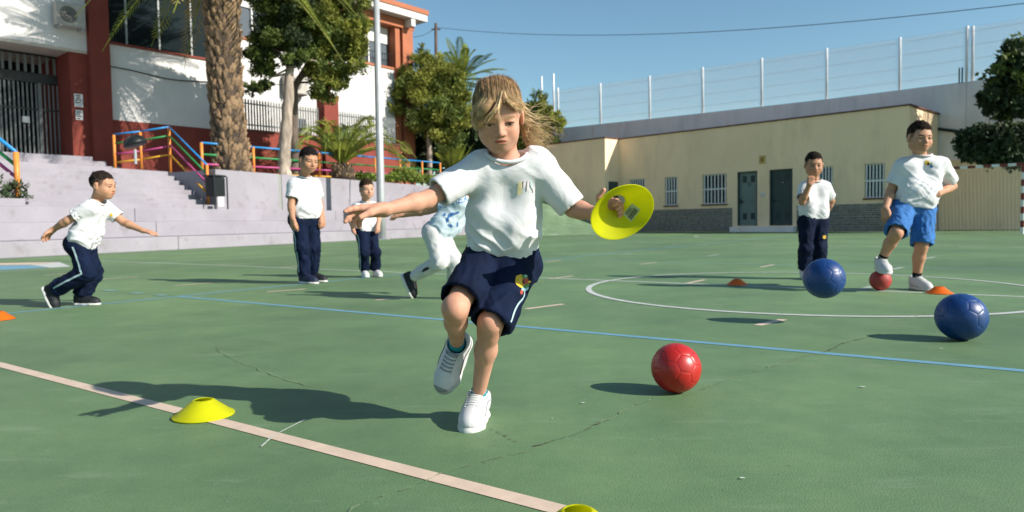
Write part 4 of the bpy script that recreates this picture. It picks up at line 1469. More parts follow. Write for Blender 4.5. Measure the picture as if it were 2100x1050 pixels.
CL = dict(white=cloth('white_cotton', (0.76, 0.765, 0.79)), navy=cloth('navy_fabric', (0.0035, 0.0095, 0.034), .25),
          royal=cloth('royal_blue_fabric', (0.05, 0.175, 0.46), .12), pale_blue=cloth('pale_blue_cotton', (0.56, 0.68, 0.76)), white_jog=cloth('offwhite_fleece', (0.66, 0.66, 0.66), .05),
          shoe_white=paint('white_shoe_leather', (0.64, 0.635, 0.645), 0.5, 0.06, 20, 0.15, 150, stain=(.45, .45, .47), stain_scale=18, stain_amt=(.6, .85)),
          sole_white=paint('white_rubber_sole', (0.68, 0.68, 0.66), 0.6, 0.06, 30, 0.1, 150), shoe_grey=paint('grey_toe_cap', (0.30, 0.30, 0.33), .6, .1, 20),
          shoe_black=paint('black_shoe', (0.012, 0.014, 0.018), 0.6, 0.2, 20, .2, 150), shoe_navy=paint('navy_shoe', (0.012, 0.018, 0.05), 0.6, 0.2, 20, .2, 150),
          teal=cloth('teal_sock', (0.02, 0.26, 0.33)), sock_black=cloth('black_sock', (0.012, 0.013, 0.015)), grey_line=paint('dark_grey_trim', (.06, .065, .07), .7), stripe=paint('pale_blue_stripe', (.42, .58, .62), .8),
          em_y=paint('emblem_yellow', (.75, .48, .04), .8), em_r=paint('emblem_red', (.42, .07, .04), .8), em_b=paint('emblem_blue', (.05, .16, .42), .8), em_g=paint('emblem_green', (.10, .26, .07), .8),
          em_k=paint('emblem_dark', (.03, .03, .04), .8), em_c=paint('emblem_cyan', (.30, .58, .68), .8), red_lace=paint('red_lace', (.5, .03, .04), .7),
          em_pale_y=paint('faded_emblem_yellow', (.95, .80, .45), .8), em_pale_p=paint('faded_emblem_pink', (.92, .80, .84), .8), em_pale_b=paint('faded_emblem_blue', (.76, .88, .92), .8))


def hair_mat(name, col, var=.35, rough=.5, spec=.35):
    col = tuple(c / ALB * .92 for c in col)
    return paint(name, col, rough, var, 40, 0.5, 200, spec=spec, dist=0.002)


class Kid:
    """J: named 3-D joints. suffix a = viewer-left limb, b = viewer-right limb."""

    def __init__(s, label, J, hf, hu, hs=1.0, sc=1.0, skin=(.45, .26, .17), hair=(.03, .02, .015), h=.007, hh=.0035, group=None, heavy=0.0, lg=1.0, eye=1.0, fade=True, fw=1.0, ag=1.0):
        s.fw, s.ag = fw, ag
        s.fade = fade
        s.J = {k: np.array(v, float) for k, v in J.items()}
        s.hs, s.sc, s.h, s.hh, s.heavy, s.lg, s.eye = hs, sc, h, hh, heavy, lg, eye
        foot = min((s.J['ana'], s.J['anb']), key=lambda p: p[2])
        s.o = root('person', label, 'person', A3(foot[0], foot[1], 0), group)
        f = unit(hf)
        u = np.array(hu, float)
        u = unit(u - f * (u @ f))
        s.f, s.u, s.r = f, u, np.cross(f, u)
        s.HR = np.stack([s.r, s.f, s.u], 1)
        s.skin, s.hair = skin, hair
        J = s.J
        s.pel = (J['hipa'] + J['hipb']) / 2
        s.up = unit(J['neck'] - s.pel)
        s.lat = unit(J['shb'] - J['sha'] + (J['hipb'] - J['hipa']))       # towards viewer-right
        s.fwd = unit(np.cross(s.up, s.lat))                               # out of the chest or the back
        if s.fwd @ f < 0:
            s.fwd = -s.fwd
        s.shirt_V = None

    def hp(s, x, y, z):
        return s.J['head'] + s.hs * (x * s.r + y * s.f + z * s.u)

    def body(s, hands, expr='neutral'):
        J, sc, hs = s.J, s.sc, s.hs
        pts = np.array(list(J.values()))
        fine = [(J['head'] - .125 * hs, J['head'] + .125 * hs, s.hh)]
        for w in ('a', 'b'):
            c = J['wr' + w] + unit(hands[w]['d']) * .05
            fine.append((c - .085 * sc, c + .085 * sc, s.hh))
        lo = np.minimum(pts.min(0) - .13, J['head'] - .16 * hs)
        hi = np.maximum(pts.max(0) + .13, J['head'] + .16 * hs)
        for w in ('a', 'b'):
            t = J['wr' + w] + unit(hands[w]['d']) * .12 * sc
            lo, hi = np.minimum(lo, t - .05), np.maximum(hi, t + .05)
        G = Grid(lo, hi, s.h, fine)
        E, C = G.el, s.hp
        R = s.HR
        e = lambda x, y, z, a, b_, c, k=.01, op='u': E(C(x, y, z), np.array([a, b_, c]) * hs, R, k * hs, op)
        # torso core, hidden under the clothes
        for w in ('a', 'b'):
            G.rc(J['neck'] * .45 + J['sh' + w] * .55 - s.up * .05 * sc, J['hip' + w] * .8 + s.pel * .2, .045 * sc, .05 * sc, .04)
            G.rc(J['neck'] - s.up * .030 * sc, J['sh' + w] - s.up * .012 * sc, .028 * sc, .030 * sc, .03)
        # neck and head
        G.rc(C(0, -.022, -.045), J['neck'] - s.up * .02, .041 * hs, .043 * hs, .02)
        e(0, -.012, .026, .0705, .088, .075)
        fw = s.fw
        e(0, .022, -.030, .0575 * fw, .060, .066, .03)
        e(0, .048, -.076, .029, .030, .023, .035)
        for q in (-1, 1):
            e(q * .034 * fw, .050, -.036, .025 * fw, .026, .026, .025)               # cheeks
            e(q * .041 * fw, .0, -.055, .022 * fw, .035, .028, .03)                  # jaw
        e(0, .066, .014, .046, .016, .014, .02)
        for q in (-1, 1):
            e(q * .029, .092, -.007, .0165, .016, .0105, .014, 's')
            e(q * .029, .0655, -.008, .0145, .0125, .0125, .004)
            e(q * .029, .074, -.0005, .0165, .0075, .0045, .006)           # upper lid
        G.rc(C(0, .078, -.002), C(0, .0955, -.030), .0055 * hs, .0095 * hs, .012 * hs)
        for q in (-1, 1):
            e(q * .0105, .086, -.034, .0065, .008, .0058, .006)
            e(q * .0055, .0945, -.0405, .0028, .004, .0022, .003, 's')
        e(0, .074, -.055, .021, .014, .014, .014)
        e(0, .0845, -.0515, .0185, .0075, .0042, .004)
        e(0, .0835, -.0605, .0155, .0078, .0052, .004)
        e(0, .0955, -.0562, .0195, .008, .0014 if expr == 'neutral' else .0032, .002, 's')
        for q in (-1, 1):                                                  # ears
            e(q * .0735, -.006, -.012, .0075, .017, .026, .008)
            e(q * .0815, -.004, -.010, .0055, .009, .015, .004, 's')
        # arms
        for w in ('a', 'b'):
            sh, el_, wr = J['sh' + w], J['el' + w], J['wr' + w]
            ar = sc * s.ag
            G.rc(sh, el_, .036 * ar, .028 * ar, .02)
            mid = el_ + (wr - el_) * .3
            G.rc(el_, mid, .0275 * ar, .0285 * ar, .015)
            G.rc(mid, wr, .0285 * ar, .0185 * ar, .015)
            s.hand(G, wr, unit(wr - el_), **hands[w])
            hip, kn, an = J['hip' + w], J['kn' + w], J['an' + w]
            sc = s.sc * s.lg
            G.rc(hip, kn, .058 * sc, .0375 * sc, .03)
            G.rc(kn, kn + (an - kn) * .12, .0365 * sc, .0345 * sc, .02)
            calf = kn + (an - kn) * .36
            bk = unit(np.cross(np.cross(an - kn, kn - hip) + 1e-6, an - kn)) if np.linalg.norm(np.cross(unit(an - kn), unit(kn - hip))) > .15 else -s.fwd
            if bk @ s.fwd > 0 and np.linalg.norm(np.cross(unit(an - kn), unit(kn - hip))) <= .15:
                bk = -bk
            G.rc(kn, calf - s.fwd * .008, .034 * sc, .0365 * sc, .02)
            G.rc(calf - s.fwd * .008, an, .0365 * sc, .0225 * sc, .02)
            fr = unit(kn - (hip + an) / 2) if np.linalg.norm(kn - (hip + an) / 2) > .03 else s.fwd
            G.el(kn + fr * .016 * sc, np.array([.023, .023, .028]) * sc, None, .02)
            sc = s.sc
        V, Q = G.mesh(1)
        # colouring
        L = ((V - J['head']) / hs) @ R
        col = np.ones((len(V), 3))
        x, y, z = np.abs(L[:, 0]), L[:, 1], L[:, 2]
        g = lambda cx_, cy_, cz_, sx, sy, sz: np.exp(-(((x - cx_) / sx) ** 2 + ((y - cy_) / sy) ** 2 + ((z - cz_) / sz) ** 2))
        face = (np.abs(L) < .13).all(1)

        def tint(wt, c):
            wt = np.clip(wt, 0, 1)[:, None] * face[:, None]
            col[:] = col * (1 - wt) + np.array(c) * wt
        tint(g(.036, .07, -.034, .017, .03, .015) * .38, (1.06, .78, .74))
        tint(g(0, .098, -.032, .010, .02, .010) * .3, (1.05, .80, .76))
        tint((g(0, .086, -.0555, .0185, .02, .0078) > .42) * .75, (.86, .50, .48))
        tint((np.abs(z + .0562) < .0014) * (x < .019) * (y > .068) * .9, (.30, .13, .12))
        tint((g(.0055, .0945, -.0405, .0034, .012, .0026) > .4) * .85, (.25, .12, .10))
        brow = (np.abs(z - .0135 + .25 * (x - .03) ** 2 / .03 - (x < .02) * .0) < .0030) & (x > .013) & (x < .045) & (y > .03)
        tint(brow * .75, np.array(s.hair) / np.array(s.skin) * 1.1)
        eye = (((x - .029) / .0125) ** 2 + ((z + .0085) / (.0050 * s.eye)) ** 2 < 1) & (y > .05)
        tint(eye * 1.0, np.array([.45, .42, .40]) / np.array(s.skin) * .75)
        iris = ((x - .029) ** 2 + (z + .0085) ** 2 < .0052 ** 2) & eye
        tint(iris * 1.0, (.10, .08, .08))
        lash = (((x - .029) / .0140) ** 2 + ((z + .0065) / .0065) ** 2 < 1) & ~eye & (y > .05) & (z > -.0075)
        tint(lash * .8, (.2, .14, .12))
        if s.fade:                                                         # cropped hair fading into the skin
            hl = np.interp(y, [-.12, -.05, -.02, .012, .035, .045], [-.075, -.06, -.035, -.028, -.012, .03])
            fz = np.clip((z - hl) / .03, 0, 1) * (y < .05) * (x > .035) + np.clip((z - hl) / .03, 0, 1) * (y < -.05) * (x <= .035)
            ear = (x > .068) & (np.abs(y + .006) < .02) & (z < .02)
            tint(np.clip(fz, 0, 1) * .8 * ~ear, np.array(s.hair) / np.array(s.skin) * 1.6)
        # hands and knees a little redder
        for w in ('a', 'b'):
            d = np.linalg.norm(V - J['kn' + w], axis=1)
            wt = np.exp(-(d / .05) ** 2)[:, None] * .25
            col[:] = col * (1 - wt) + np.array((1.02, .82, .78)) * wt
            d = np.linalg.norm(V - (J['wr' + w] + unit(hands[w]['d']) * .08), axis=1)
            wt = np.exp(-(d / .05) ** 2)[:, None] * .3
            col[:] = col * (1 - wt) + np.array((1.03, .80, .76)) * wt
        s.bodyV, s.bodyQ = V, Q
        return sub_mesh('body', V, Q, skin_mat('skin', s.skin), s.o, cols=col)

    def hand(s, G, wr, fa, d, n, th=1, curl=(.3, .4, .3), spread=.1, size=1.15, thumb=(.6, .8, .3)):
        z = size * s.sc
        d = unit(d)
        n = unit(np.array(n, float) - d * (np.array(n, float) @ d))
        lat = np.cross(d, n) * th                                          # towards the thumb
        offs = (.0205, .0070, -.0068, -.0195)
        lens = (.041, .046, .042, .033)
        for i in range(4):
            kn = wr + d * (.056 - .003 * abs(i - 1)) * z + lat * offs[i] * z
            G.rc(wr + lat * offs[i] * .55 * z, kn, .0125 * z, .0092 * z, .010 * z)
            p, ang, sp = kn, 0.0, spread * (1.5 - i) * .55
            base = unit(d + lat * sp)
            cs = curl if np.ndim(curl[0]) == 0 else curl[i]
            for j, fr in enumerate((.45, .31, .24)):
                ang += cs[j]
                dr = base * math.cos(ang) + n * math.sin(ang)
                q = p + dr * lens[i] * fr * z * 1.05
                G.rc(p, q, (.0077 - .0009 * j) * z, (.0070 - .0009 * j) * z, .0045 * z)
                p = q
        b0 = wr + d * .014 * z + lat * .016 * z + n * .004 * z
        t1 = unit(d * thumb[0] + lat * thumb[1] + n * thumb[2])
        b1 = b0 + t1 * .031 * z
        t2 = unit(d * (thumb[0] + .35) + lat * thumb[1] * .45 + n * (thumb[2] + .1))
        G.rc(b0, b1, .0115 * z, .0088 * z, .010 * z)
        G.rc(b1, b1 + t2 * .026 * z, .0086 * z, .0068 * z, .005 * z)

    # -------------------------------------------------------------- clothes
    def folds(s, V, Q, amp, c, seed, zmask=None, angs=(.6, -.6), wl=.035):
        N_ = vnormals(V, Q)
        q = V - c
        x, y, z = q @ s.lat, q @ s.fwd, q @ s.up
        d = np.zeros(len(V))
        for k, a in enumerate(angs):
            u = x * math.cos(a) + z * math.sin(a)
            v = -x * math.sin(a) + z * math.cos(a)
            wob = vnoise(np.stack([x / .09, y / .09, z / .09], 1) + seed + 5 * k) * .9
            n = vnoise(np.stack([u / (wl * 4.5), y / (wl * 2.4), v / wl + wob * 2], 1) + seed * 3 + 11 * k)
            rdg = 1 - np.abs(2 * n - 1)
            d += (rdg ** 2 - .4)
        big = vnoise(q / .08 + seed) - .5
        d = (d * .5 + big * .7)
        if zmask is not None:
            d *= zmask(x, y, z)
        return V + N_ * (amp * d)[:, None]

    def tee(s, mat, sleeve=.62, hem=-.02, r_top=.066, r_bot=.083, amp=.010, flare=0.0, belly=0.0, seed=1, sl_r=(.047, .056), neck_r=.056, h=None, blouse=0, lean=0, fs=0.0):
        J, sc = s.J, s.sc
        hemc = s.pel + s.up * hem * sc
        ends = {w: J['sh' + w] + (J['el' + w] - J['sh' + w]) * (sleeve[w] if isinstance(sleeve, dict) else sleeve) for w in 'ab'}
        pts = np.array([J['sha'], J['shb'], J['neck'], J['hipa'], J['hipb'], ends['a'], ends['b']])
        G = Grid(pts.min(0) - .17 * sc, pts.max(0) + .13 * sc, h or s.h * .8)
        wa = s.lat * .5
        for w, q in (('a', -1), ('b', 1)):
            top = J['neck'] * .42 + J['sh' + w] * .58 - s.up * .045 * sc
            bot = s.pel + s.lat * q * (.048 + flare) * sc + s.up * (hem - .05) * sc
            mid = (top + bot) / 2 + s.fwd * belly * .3
            G.rc(top, mid, r_top * sc, (r_top + r_bot) / 2 * sc * (1 + s.heavy * .12), .05 * sc)
            G.rc(mid, bot, (r_top + r_bot) / 2 * sc * (1 + s.heavy * .12), r_bot * sc, .05 * sc)
            G.rc(J['neck'] - s.up * .030 * sc, J['sh' + w] - s.up * .006 * sc, .042 * sc, .046 * sc, .03 * sc)
        if belly:
            G.el(s.pel + s.up * .10 * sc + s.fwd * belly, np.array([.085, .085, .10]) * sc, None, .06 * sc)
        if blouse:
            for w, q in (('a', -1), ('b', 1)):
                G.rc(s.pel + s.lat * q * .05 * sc + s.up * (hem + .045) * sc, s.pel + s.up * (hem + .045) * sc, blouse * sc, blouse * sc, .03 * sc)
        for w in 'ab':
            d = unit(J['el' + w] - J['sh' + w])
            G.rc(J['sh' + w] - d * .01, ends[w] + d * .03, sl_r[0] * sc, sl_r[1] * sc, .028 * sc, cut=[(ends[w], d)])
        G.planecut(hemc, -s.up + s.lat * lean + s.fwd * fs)
        for w in 'ab':
            d = unit(J['el' + w] - J['sh' + w])
            G.rc(ends[w] - d * .035 * sc, ends[w] + d * .03, (sl_r[1] - .011) * sc, (sl_r[1] - .006) * sc, .003, 's')
        # neckline
        G.rc(J['neck'] + s.up * .026 * sc + s.fwd * .014 * sc, J['neck'] + s.up * .12, neck_r * sc, (neck_r + .02) * sc, .006, 's')
        V, Q = G.mesh(2)
        T = unit(s.up)
        zm = lambda x, y, z: np.clip(1.15 - z / (.30 * sc), .35, 1.1)
        V0 = V
        V = s.folds(V, Q, amp * sc, s.pel, seed, zm)
        keep = np.clip((V0 - hemc) @ s.up / (.03 * sc), .25, 1)
        for w in 'ab':
            d = unit(J['el' + w] - J['sh' + w])
            near = np.linalg.norm(V0 - ends[w], axis=1) < .10 * sc
            keep = np.where(near, np.minimum(keep, np.clip((ends[w] - V0) @ d / (.07 * sc) - .35, .0, 1)), keep)
        V = V0 + (V - V0) * keep[:, None]
        V = smooth(V, Q, .35)
        s.shirt_V, s.shirt_Q = V, Q
        ob = sub_mesh('shirt', V, Q, mat, s.o)
        # ribbed collar and hems as sub-parts
        cb_ = BVHTree.FromPolygons(V.tolist(), Q.tolist())
        ring = []
        c = J['neck'] + s.up * .012 * sc + s.fwd * .012 * sc
        for t in np.linspace(0, 2 * math.pi, 37)[:-1]:
            dr = s.lat * math.cos(t) + s.fwd * math.sin(t)
            p = c + dr * (neck_r + .004) * sc
            hit = cb_.find_nearest(Vector(p))
            ring.append(np.array(hit[0]) * .7 + p * .3 if hit[0] is not None else p)
        ring = np.array(ring)
        ring = (ring + np.roll(ring, 1, 0) + np.roll(ring, -1, 0)) / 3
        ring = (ring + np.roll(ring, 1, 0) + np.roll(ring, -1, 0)) / 3
        part('collar', MB().tube(list(ring) + [ring[0], ring[1]], .0065 * sc, 6, cap=False), mat, ob, smooth=True)
        s.shirt_ob = ob
        return ob

    def legs(s, mat, name, end=None, r=(.080, .074, .070), waist=.09, amp=.009, seed=3, wr=.062, recess=True, endcut=True, wl=.03, h=None, push=.0, bell=0.0, kl=.03, fa=(1.25, -1.15, .5)):
        """end: fraction past the hip (0..1 thigh, 1..2 shin)"""
        J, sc = s.J, s.sc
        segs = {}
        for w in 'ab':
            hip, kn, an = J['hip' + w], J['kn' + w], J['an' + w]
            e_ = end[w] if isinstance(end, dict) else end
            if e_ <= 1:
                segs[w] = [hip, hip + (kn - hip) * e_]
            else:
                segs[w] = [hip, kn, kn + (an - kn) * (e_ - 1)]
        pts = np.array(segs['a'] + segs['b'] + [s.pel + s.up * waist])
        G = Grid(pts.min(0) - .14 * sc, pts.max(0) + .14 * sc, h or s.h * .85)
        for w, q in (('a', -1), ('b', 1)):
            G.rc(s.pel + s.up * waist * sc + s.lat * q * .045 * sc, J['hip' + w] + s.fwd * -.008, wr * sc, (wr + .014) * sc, .04 * sc)
        G.el(s.pel - s.fwd * .03 * sc + s.up * .01, np.array([.10, .09, .09]) * sc * .92, None, .04 * sc)
        for w in 'ab':
            P = segs[w]
            d = unit(P[-1] - P[-2])
            last = P[-1]
            ext = last + d * .03
            if len(P) == 2:
                G.rc(P[0], ext, r[0] * sc, r[1] * sc, kl * sc, cut=[(last, d)])
                if recess:
                    G.rc(last - d * .05 * sc, last + d * .04, (r[1] - .016) * sc, (r[1] - .006) * sc, .003, 's')
            else:
                G.rc(P[0], P[1], r[0] * sc, r[1] * sc, .03 * sc)
                G.rc(P[1], ext, r[1] * sc, r[2] * sc, .03 * sc, cut=[(last, d)])
                if recess:
                    G.rc(last - d * .02 * sc, last + d * .04, (r[2] - .012) * sc, (r[2] - .008) * sc, .003, 's')
        G.planecut(s.pel + s.up * waist * sc, s.up)
        V, Q = G.mesh(2)
        zm = lambda x, y, z: np.clip(.6 - z / (.5 * sc), .45, 1.15)
        V = s.folds(V, Q, amp * sc, s.pel, seed, zm, angs=fa, wl=wl)
        V = smooth(V, Q, .3)
        s.leg_V, s.leg_Q, s.segs = V, Q, segs
        s.leg_ob = sub_mesh(name, V, Q, mat, s.o)
        return s.leg_ob

    def side_stripe(s, w, mat, width=.007, side=None, i0=0.12, i1=1.0, lift=.0018):
        """a ribbon on the outer side of one trouser leg"""
        tree_ = BVHTree.FromPolygons(s.leg_V.tolist(), s.leg_Q.tolist())
        P = s.segs[w]
        out = s.lat * (-1 if w == 'a' else 1) if side is None else unit(side)
        path = []
        k = 26
        tot = [np.linalg.norm(b_ - a) for a, b_ in zip(P[:-1], P[1:])]
        for u in np.linspace(i0, i1, k):
            d_, i = u * sum(tot), 0
            while i < len(tot) - 1 and d_ > tot[i]:
                d_ -= tot[i]
                i += 1
            p = P[i] + (P[i + 1] - P[i]) * min(d_ / tot[i], 1)
            hit = tree_.ray_cast(Vector(p + out * .3), Vector(-out))
            if hit[0] is not None:
                path.append((np.array(hit[0]), np.array(hit[1])))
        if len(path) < 3:
            return
        V, F = [], []
        for i, (p, n) in enumerate(path):
            t = unit(path[min(i + 1, len(path) - 1)][0] - path[max(i - 1, 0)][0])
            sd_ = unit(np.cross(t, n))
            V += [p + n * lift * 1.4 - sd_ * width / 2, p + n * lift * 1.6 + sd_ * width / 2]
        for i in range(len(path) - 1):
            F.append((2 * i, 2 * i + 1, 2 * i + 3, 2 * i + 2))
        part('side_stripe', MB().add(V, F), mat, s.leg_ob, smooth=True)

    def shoe(s, w, mat, sole_mat, upv=None, L=1.0, toe_cap=None, laces=None, sole_h=.022, high=0.0, trim=None):
        J, sc = s.J, s.sc
        an, f = J['an' + w], unit(J['to' + w])
        u = np.array(upv, float) if upv is not None else A3(0, 0, 1)
        u = unit(u - f * (u @ f))
        z = sc * L
        l = np.cross(f, u)
        pt = lambda a, b_, c=0: an + f * a * z + u * b_ * z + l * c * z
        G = Grid(pt(.03, -.02) - .17 * z, pt(.03, -.02) + .17 * z, .0045 if s.h < .0065 else .006)
        sole_z = -.066
        G.rc(pt(-.022, -.030), pt(.04, -.036), .032 * z, .033 * z, .02 * z)
        G.rc(pt(.04, -.036), pt(.092, -.040, -.003), .033 * z, .036 * z, .02 * z)
        G.rc(pt(.092, -.042, -.003), pt(.118, -.043, -.003), .036 * z, .029 * z, .02 * z)
        G.rc(pt(-.012, -.0), pt(.052, -.020), .034 * z, .031 * z, .02 * z)
        G.rc(pt(-.014, .012), pt(-.008, -.01), .034 * z, .034 * z, .015 * z, cut=[(pt(0, .018), u - f * .25)])
        G.rc(pt(-.004, .03), pt(-.004, .0), .030 * z, .027 * z, .004 * z, 's')
        G.planecut(pt(0, sole_z + sole_h * .55), -u)
        V, Q = G.mesh(2)
        ob = sub_mesh('shoe', V, Q, mat, s.o)
        upper = (V, Q)
        G = Grid(pt(.03, -.04) - .17 * z, pt(.03, -.04) + .17 * z, .0045 if s.h < .0065 else .006)
        G.rc(pt(-.022, sole_z), pt(.04, sole_z), .034 * z, .0345 * z, .02 * z)
        G.rc(pt(.04, sole_z), pt(.092, sole_z, -.003), .0345 * z, .039 * z, .02 * z)
        G.rc(pt(.092, sole_z, -.003), pt(.119, sole_z, -.003), .039 * z, .031 * z, .02 * z)
        G.planecut(pt(0, sole_z), -u)
        G.planecut(pt(0, sole_z + sole_h), u)
        V, Q = G.mesh(1)
        sub_mesh('sole', V, Q, sole_mat, ob)
        if toe_cap:
            G = Grid(pt(.03, -.02) - .17 * z, pt(.03, -.02) + .17 * z, .0045)
            G.rc(pt(.092, -.042, -.003), pt(.118, -.043, -.003), .0372 * z, .0303 * z, .004, cut=[(pt(.112, 0), -f)])
            G.planecut(pt(0, sole_z + sole_h * 1.05), -u)
            V, Q = G.mesh(1)
            sub_mesh('toe_cap', V, Q, toe_cap, ob)
        if laces:
            tr = BVHTree.FromPolygons(upper[0].tolist(), upper[1].tolist())

            def on(a_, c_, lift=.0015):
                h_ = tr.ray_cast(Vector(pt(a_, .12, c_)), Vector(-u))
                return np.array(h_[0]) + u * lift * z if h_[0] is not None else pt(a_, 0, c_)
            for k in range(5):
                a_ = .034 + .0115 * k
                part('lace', MB().tube([on(a_ - .002, -.019), on(a_ + .002, -.010), on(a_ + .003, 0), on(a_ + .002, .010), on(a_ - .002, .019)], .0024 * z, 5), laces, ob, smooth=True)
            for c_ in (-.0215, .0215):
                part('eyelet_strip', MB().tube([on(.026 + .012 * k, c_ * (1 - .03 * k), .0002) for k in range(6)], .0022 * z, 5), CL['sole_white'], ob, smooth=True)
            for k in range(2):                              # bow
                sg = (-1, 1)[k]
                c0_ = on(.030, 0, .004)
                part('lace', MB().tube([c0_, c0_ + l * sg * .012 * z + u * .006 * z, c0_ + l * sg * .022 * z + u * .001 * z - f * .004 * z, c0_ + l * sg * .014 * z - u * .004 * z, c0_], .0018 * z, 5), laces, ob, smooth=True)
        if trim:
            for sg in (-1, 1):
                tr = BVHTree.FromPolygons(upper[0].tolist(), upper[1].tolist())
                ln = []
                for q in np.linspace(0, 1, 10):
                    h_ = tr.ray_cast(Vector(pt(-.035 + .105 * q, -.012 - .022 * q + .016 * math.sin(q * 3.1), sg * .1)), Vector(-l * sg))
                    if h_[0] is not None:
                        ln.append(np.array(h_[0]) + l * sg * .0006)
                if len(ln) > 2:
                    part('side_line', MB().tube(ln, .0016 * z, 5), trim, ob, smooth=True)
        return ob, pt

    def sock(s, w, mat, top=.045, r=.031):
        an, kn = s.J['an' + w], s.J['kn' + w]
        d = unit(kn - an)
        sc = s.sc
        part('sock', MB().tube([an - d * .01, an + d * top * .5 * sc, an + d * top * sc], [r * sc * .96, r * sc * .95, r * sc], 16), mat, s.o, smooth=True)

    # -------------------------------------------------------------- hair
    def short_hair(s, thick=.010, front=.052, seed=1, fringe=0.0, rough=.0035, side=.0012):
        c = s.J['head']
        hs = s.hs
        G = Grid(c - .125 * hs, c + .135 * hs, s.hh * 1.15)
        C = s.hp
        G.el(C(0, -.014, .030), np.array([.0705 + side, .089 + side, .075 + thick]) * hs, s.HR, .01)
        X = G.ax[0][:, None, None] - c[0]
        Y = G.ax[1][None, :, None] - c[1]
        Z = G.ax[2][None, None, :] - c[2]
        dot = lambda v: (X * v[0] + Y * v[1] + Z * v[2]) / hs
        x, y, z = dot(s.r), dot(s.f), dot(s.u)
        ys = [-.12, -.085, -.05, -.02, .012, .030, .040, .055, .09, .12]
        zl = [-.030, -.025, -.005, .016, .018, .024, .040, front, front - fringe, front - fringe]
        line = np.interp(y.ravel(), ys, zl).reshape(y.shape).astype(np.float32)
        jag = vnoise(np.stack(np.broadcast_arrays(x * 110 + seed, y * 110, z * 40), -1).reshape(-1, 3)).reshape(G.F.shape) - .5
        G.F = np.maximum(G.F, ((line + jag * .020 - z) * .8 * hs).astype(np.float32))
        V, Q = G.mesh(1)
        N_ = vnormals(V, Q)
        n = vnoise(V / .007 + seed) - .5 + .7 * (vnoise(V / .016 + seed) - .5)
        V = V + N_ * (n * rough * 2)[:, None]
        return sub_mesh('hair', V, Q, hair_mat('short_hair', s.hair, .4, .9, .06), s.o)

    # -------------------------------------------------------------- flat badges laid on cloth
    def badge(s, which, centre_ray, polys, name='badge', up=None, lift=.0022, depth_dir=None):
        V0, Q0 = (s.shirt_V, s.shirt_Q) if which == 'shirt' else (s.leg_V, s.leg_Q)
        ob = s.shirt_ob if which == 'shirt' else s.leg_ob
        tr = BVHTree.FromPolygons(V0.tolist(), Q0.tolist())
        for px_poly, mat in polys:
            mb = MB()
            P = np.array(px_poly, float)
            cen = P.mean(0)
            V, F = [], []
            rings = (1.0, .66, .33)
            ok = True
            pts = []
            for f_ in rings:
                for p in P:
                    pts.append(cen + (p - cen) * f_)
            pts.append(cen)
            for (a, b_) in pts:
                d = ray(a, b_)
                hit = tr.ray_cast(Vector((0, 0, EYE)), Vector(d))
                if hit[0] is None:
                    ok = False
                    break
                V.append(np.array(hit[0]) + (-unit(d)) * lift)
            if not ok:
                continue
            n = len(P)
            for r_ in range(2):
                for i in range(n):
                    F.append((r_ * n + i, r_ * n + (i + 1) % n, (r_ + 1) * n + (i + 1) % n, (r_ + 1) * n + i))
            for i in range(n):
                F.append((2 * n + i, 2 * n + (i + 1) % n, 3 * n))
            part(name, MB().add(V, F), mat, ob)


def blob(cx_, cy_, rx, ry, n=10, rot=0, j=.0, seed=0):
    r = np.random.default_rng(seed)
    o = []
    for t in np.linspace(0, 2 * math.pi, n + 1)[:-1]:
        q = 1 + r.uniform(-j, j)
        x, y = rx * q * math.cos(t), ry * q * math.sin(t)
        o.append((cx_ + x * math.cos(rot) - y * math.sin(rot), cy_ + x * math.sin(rot) + y * math.cos(rot)))
    return o

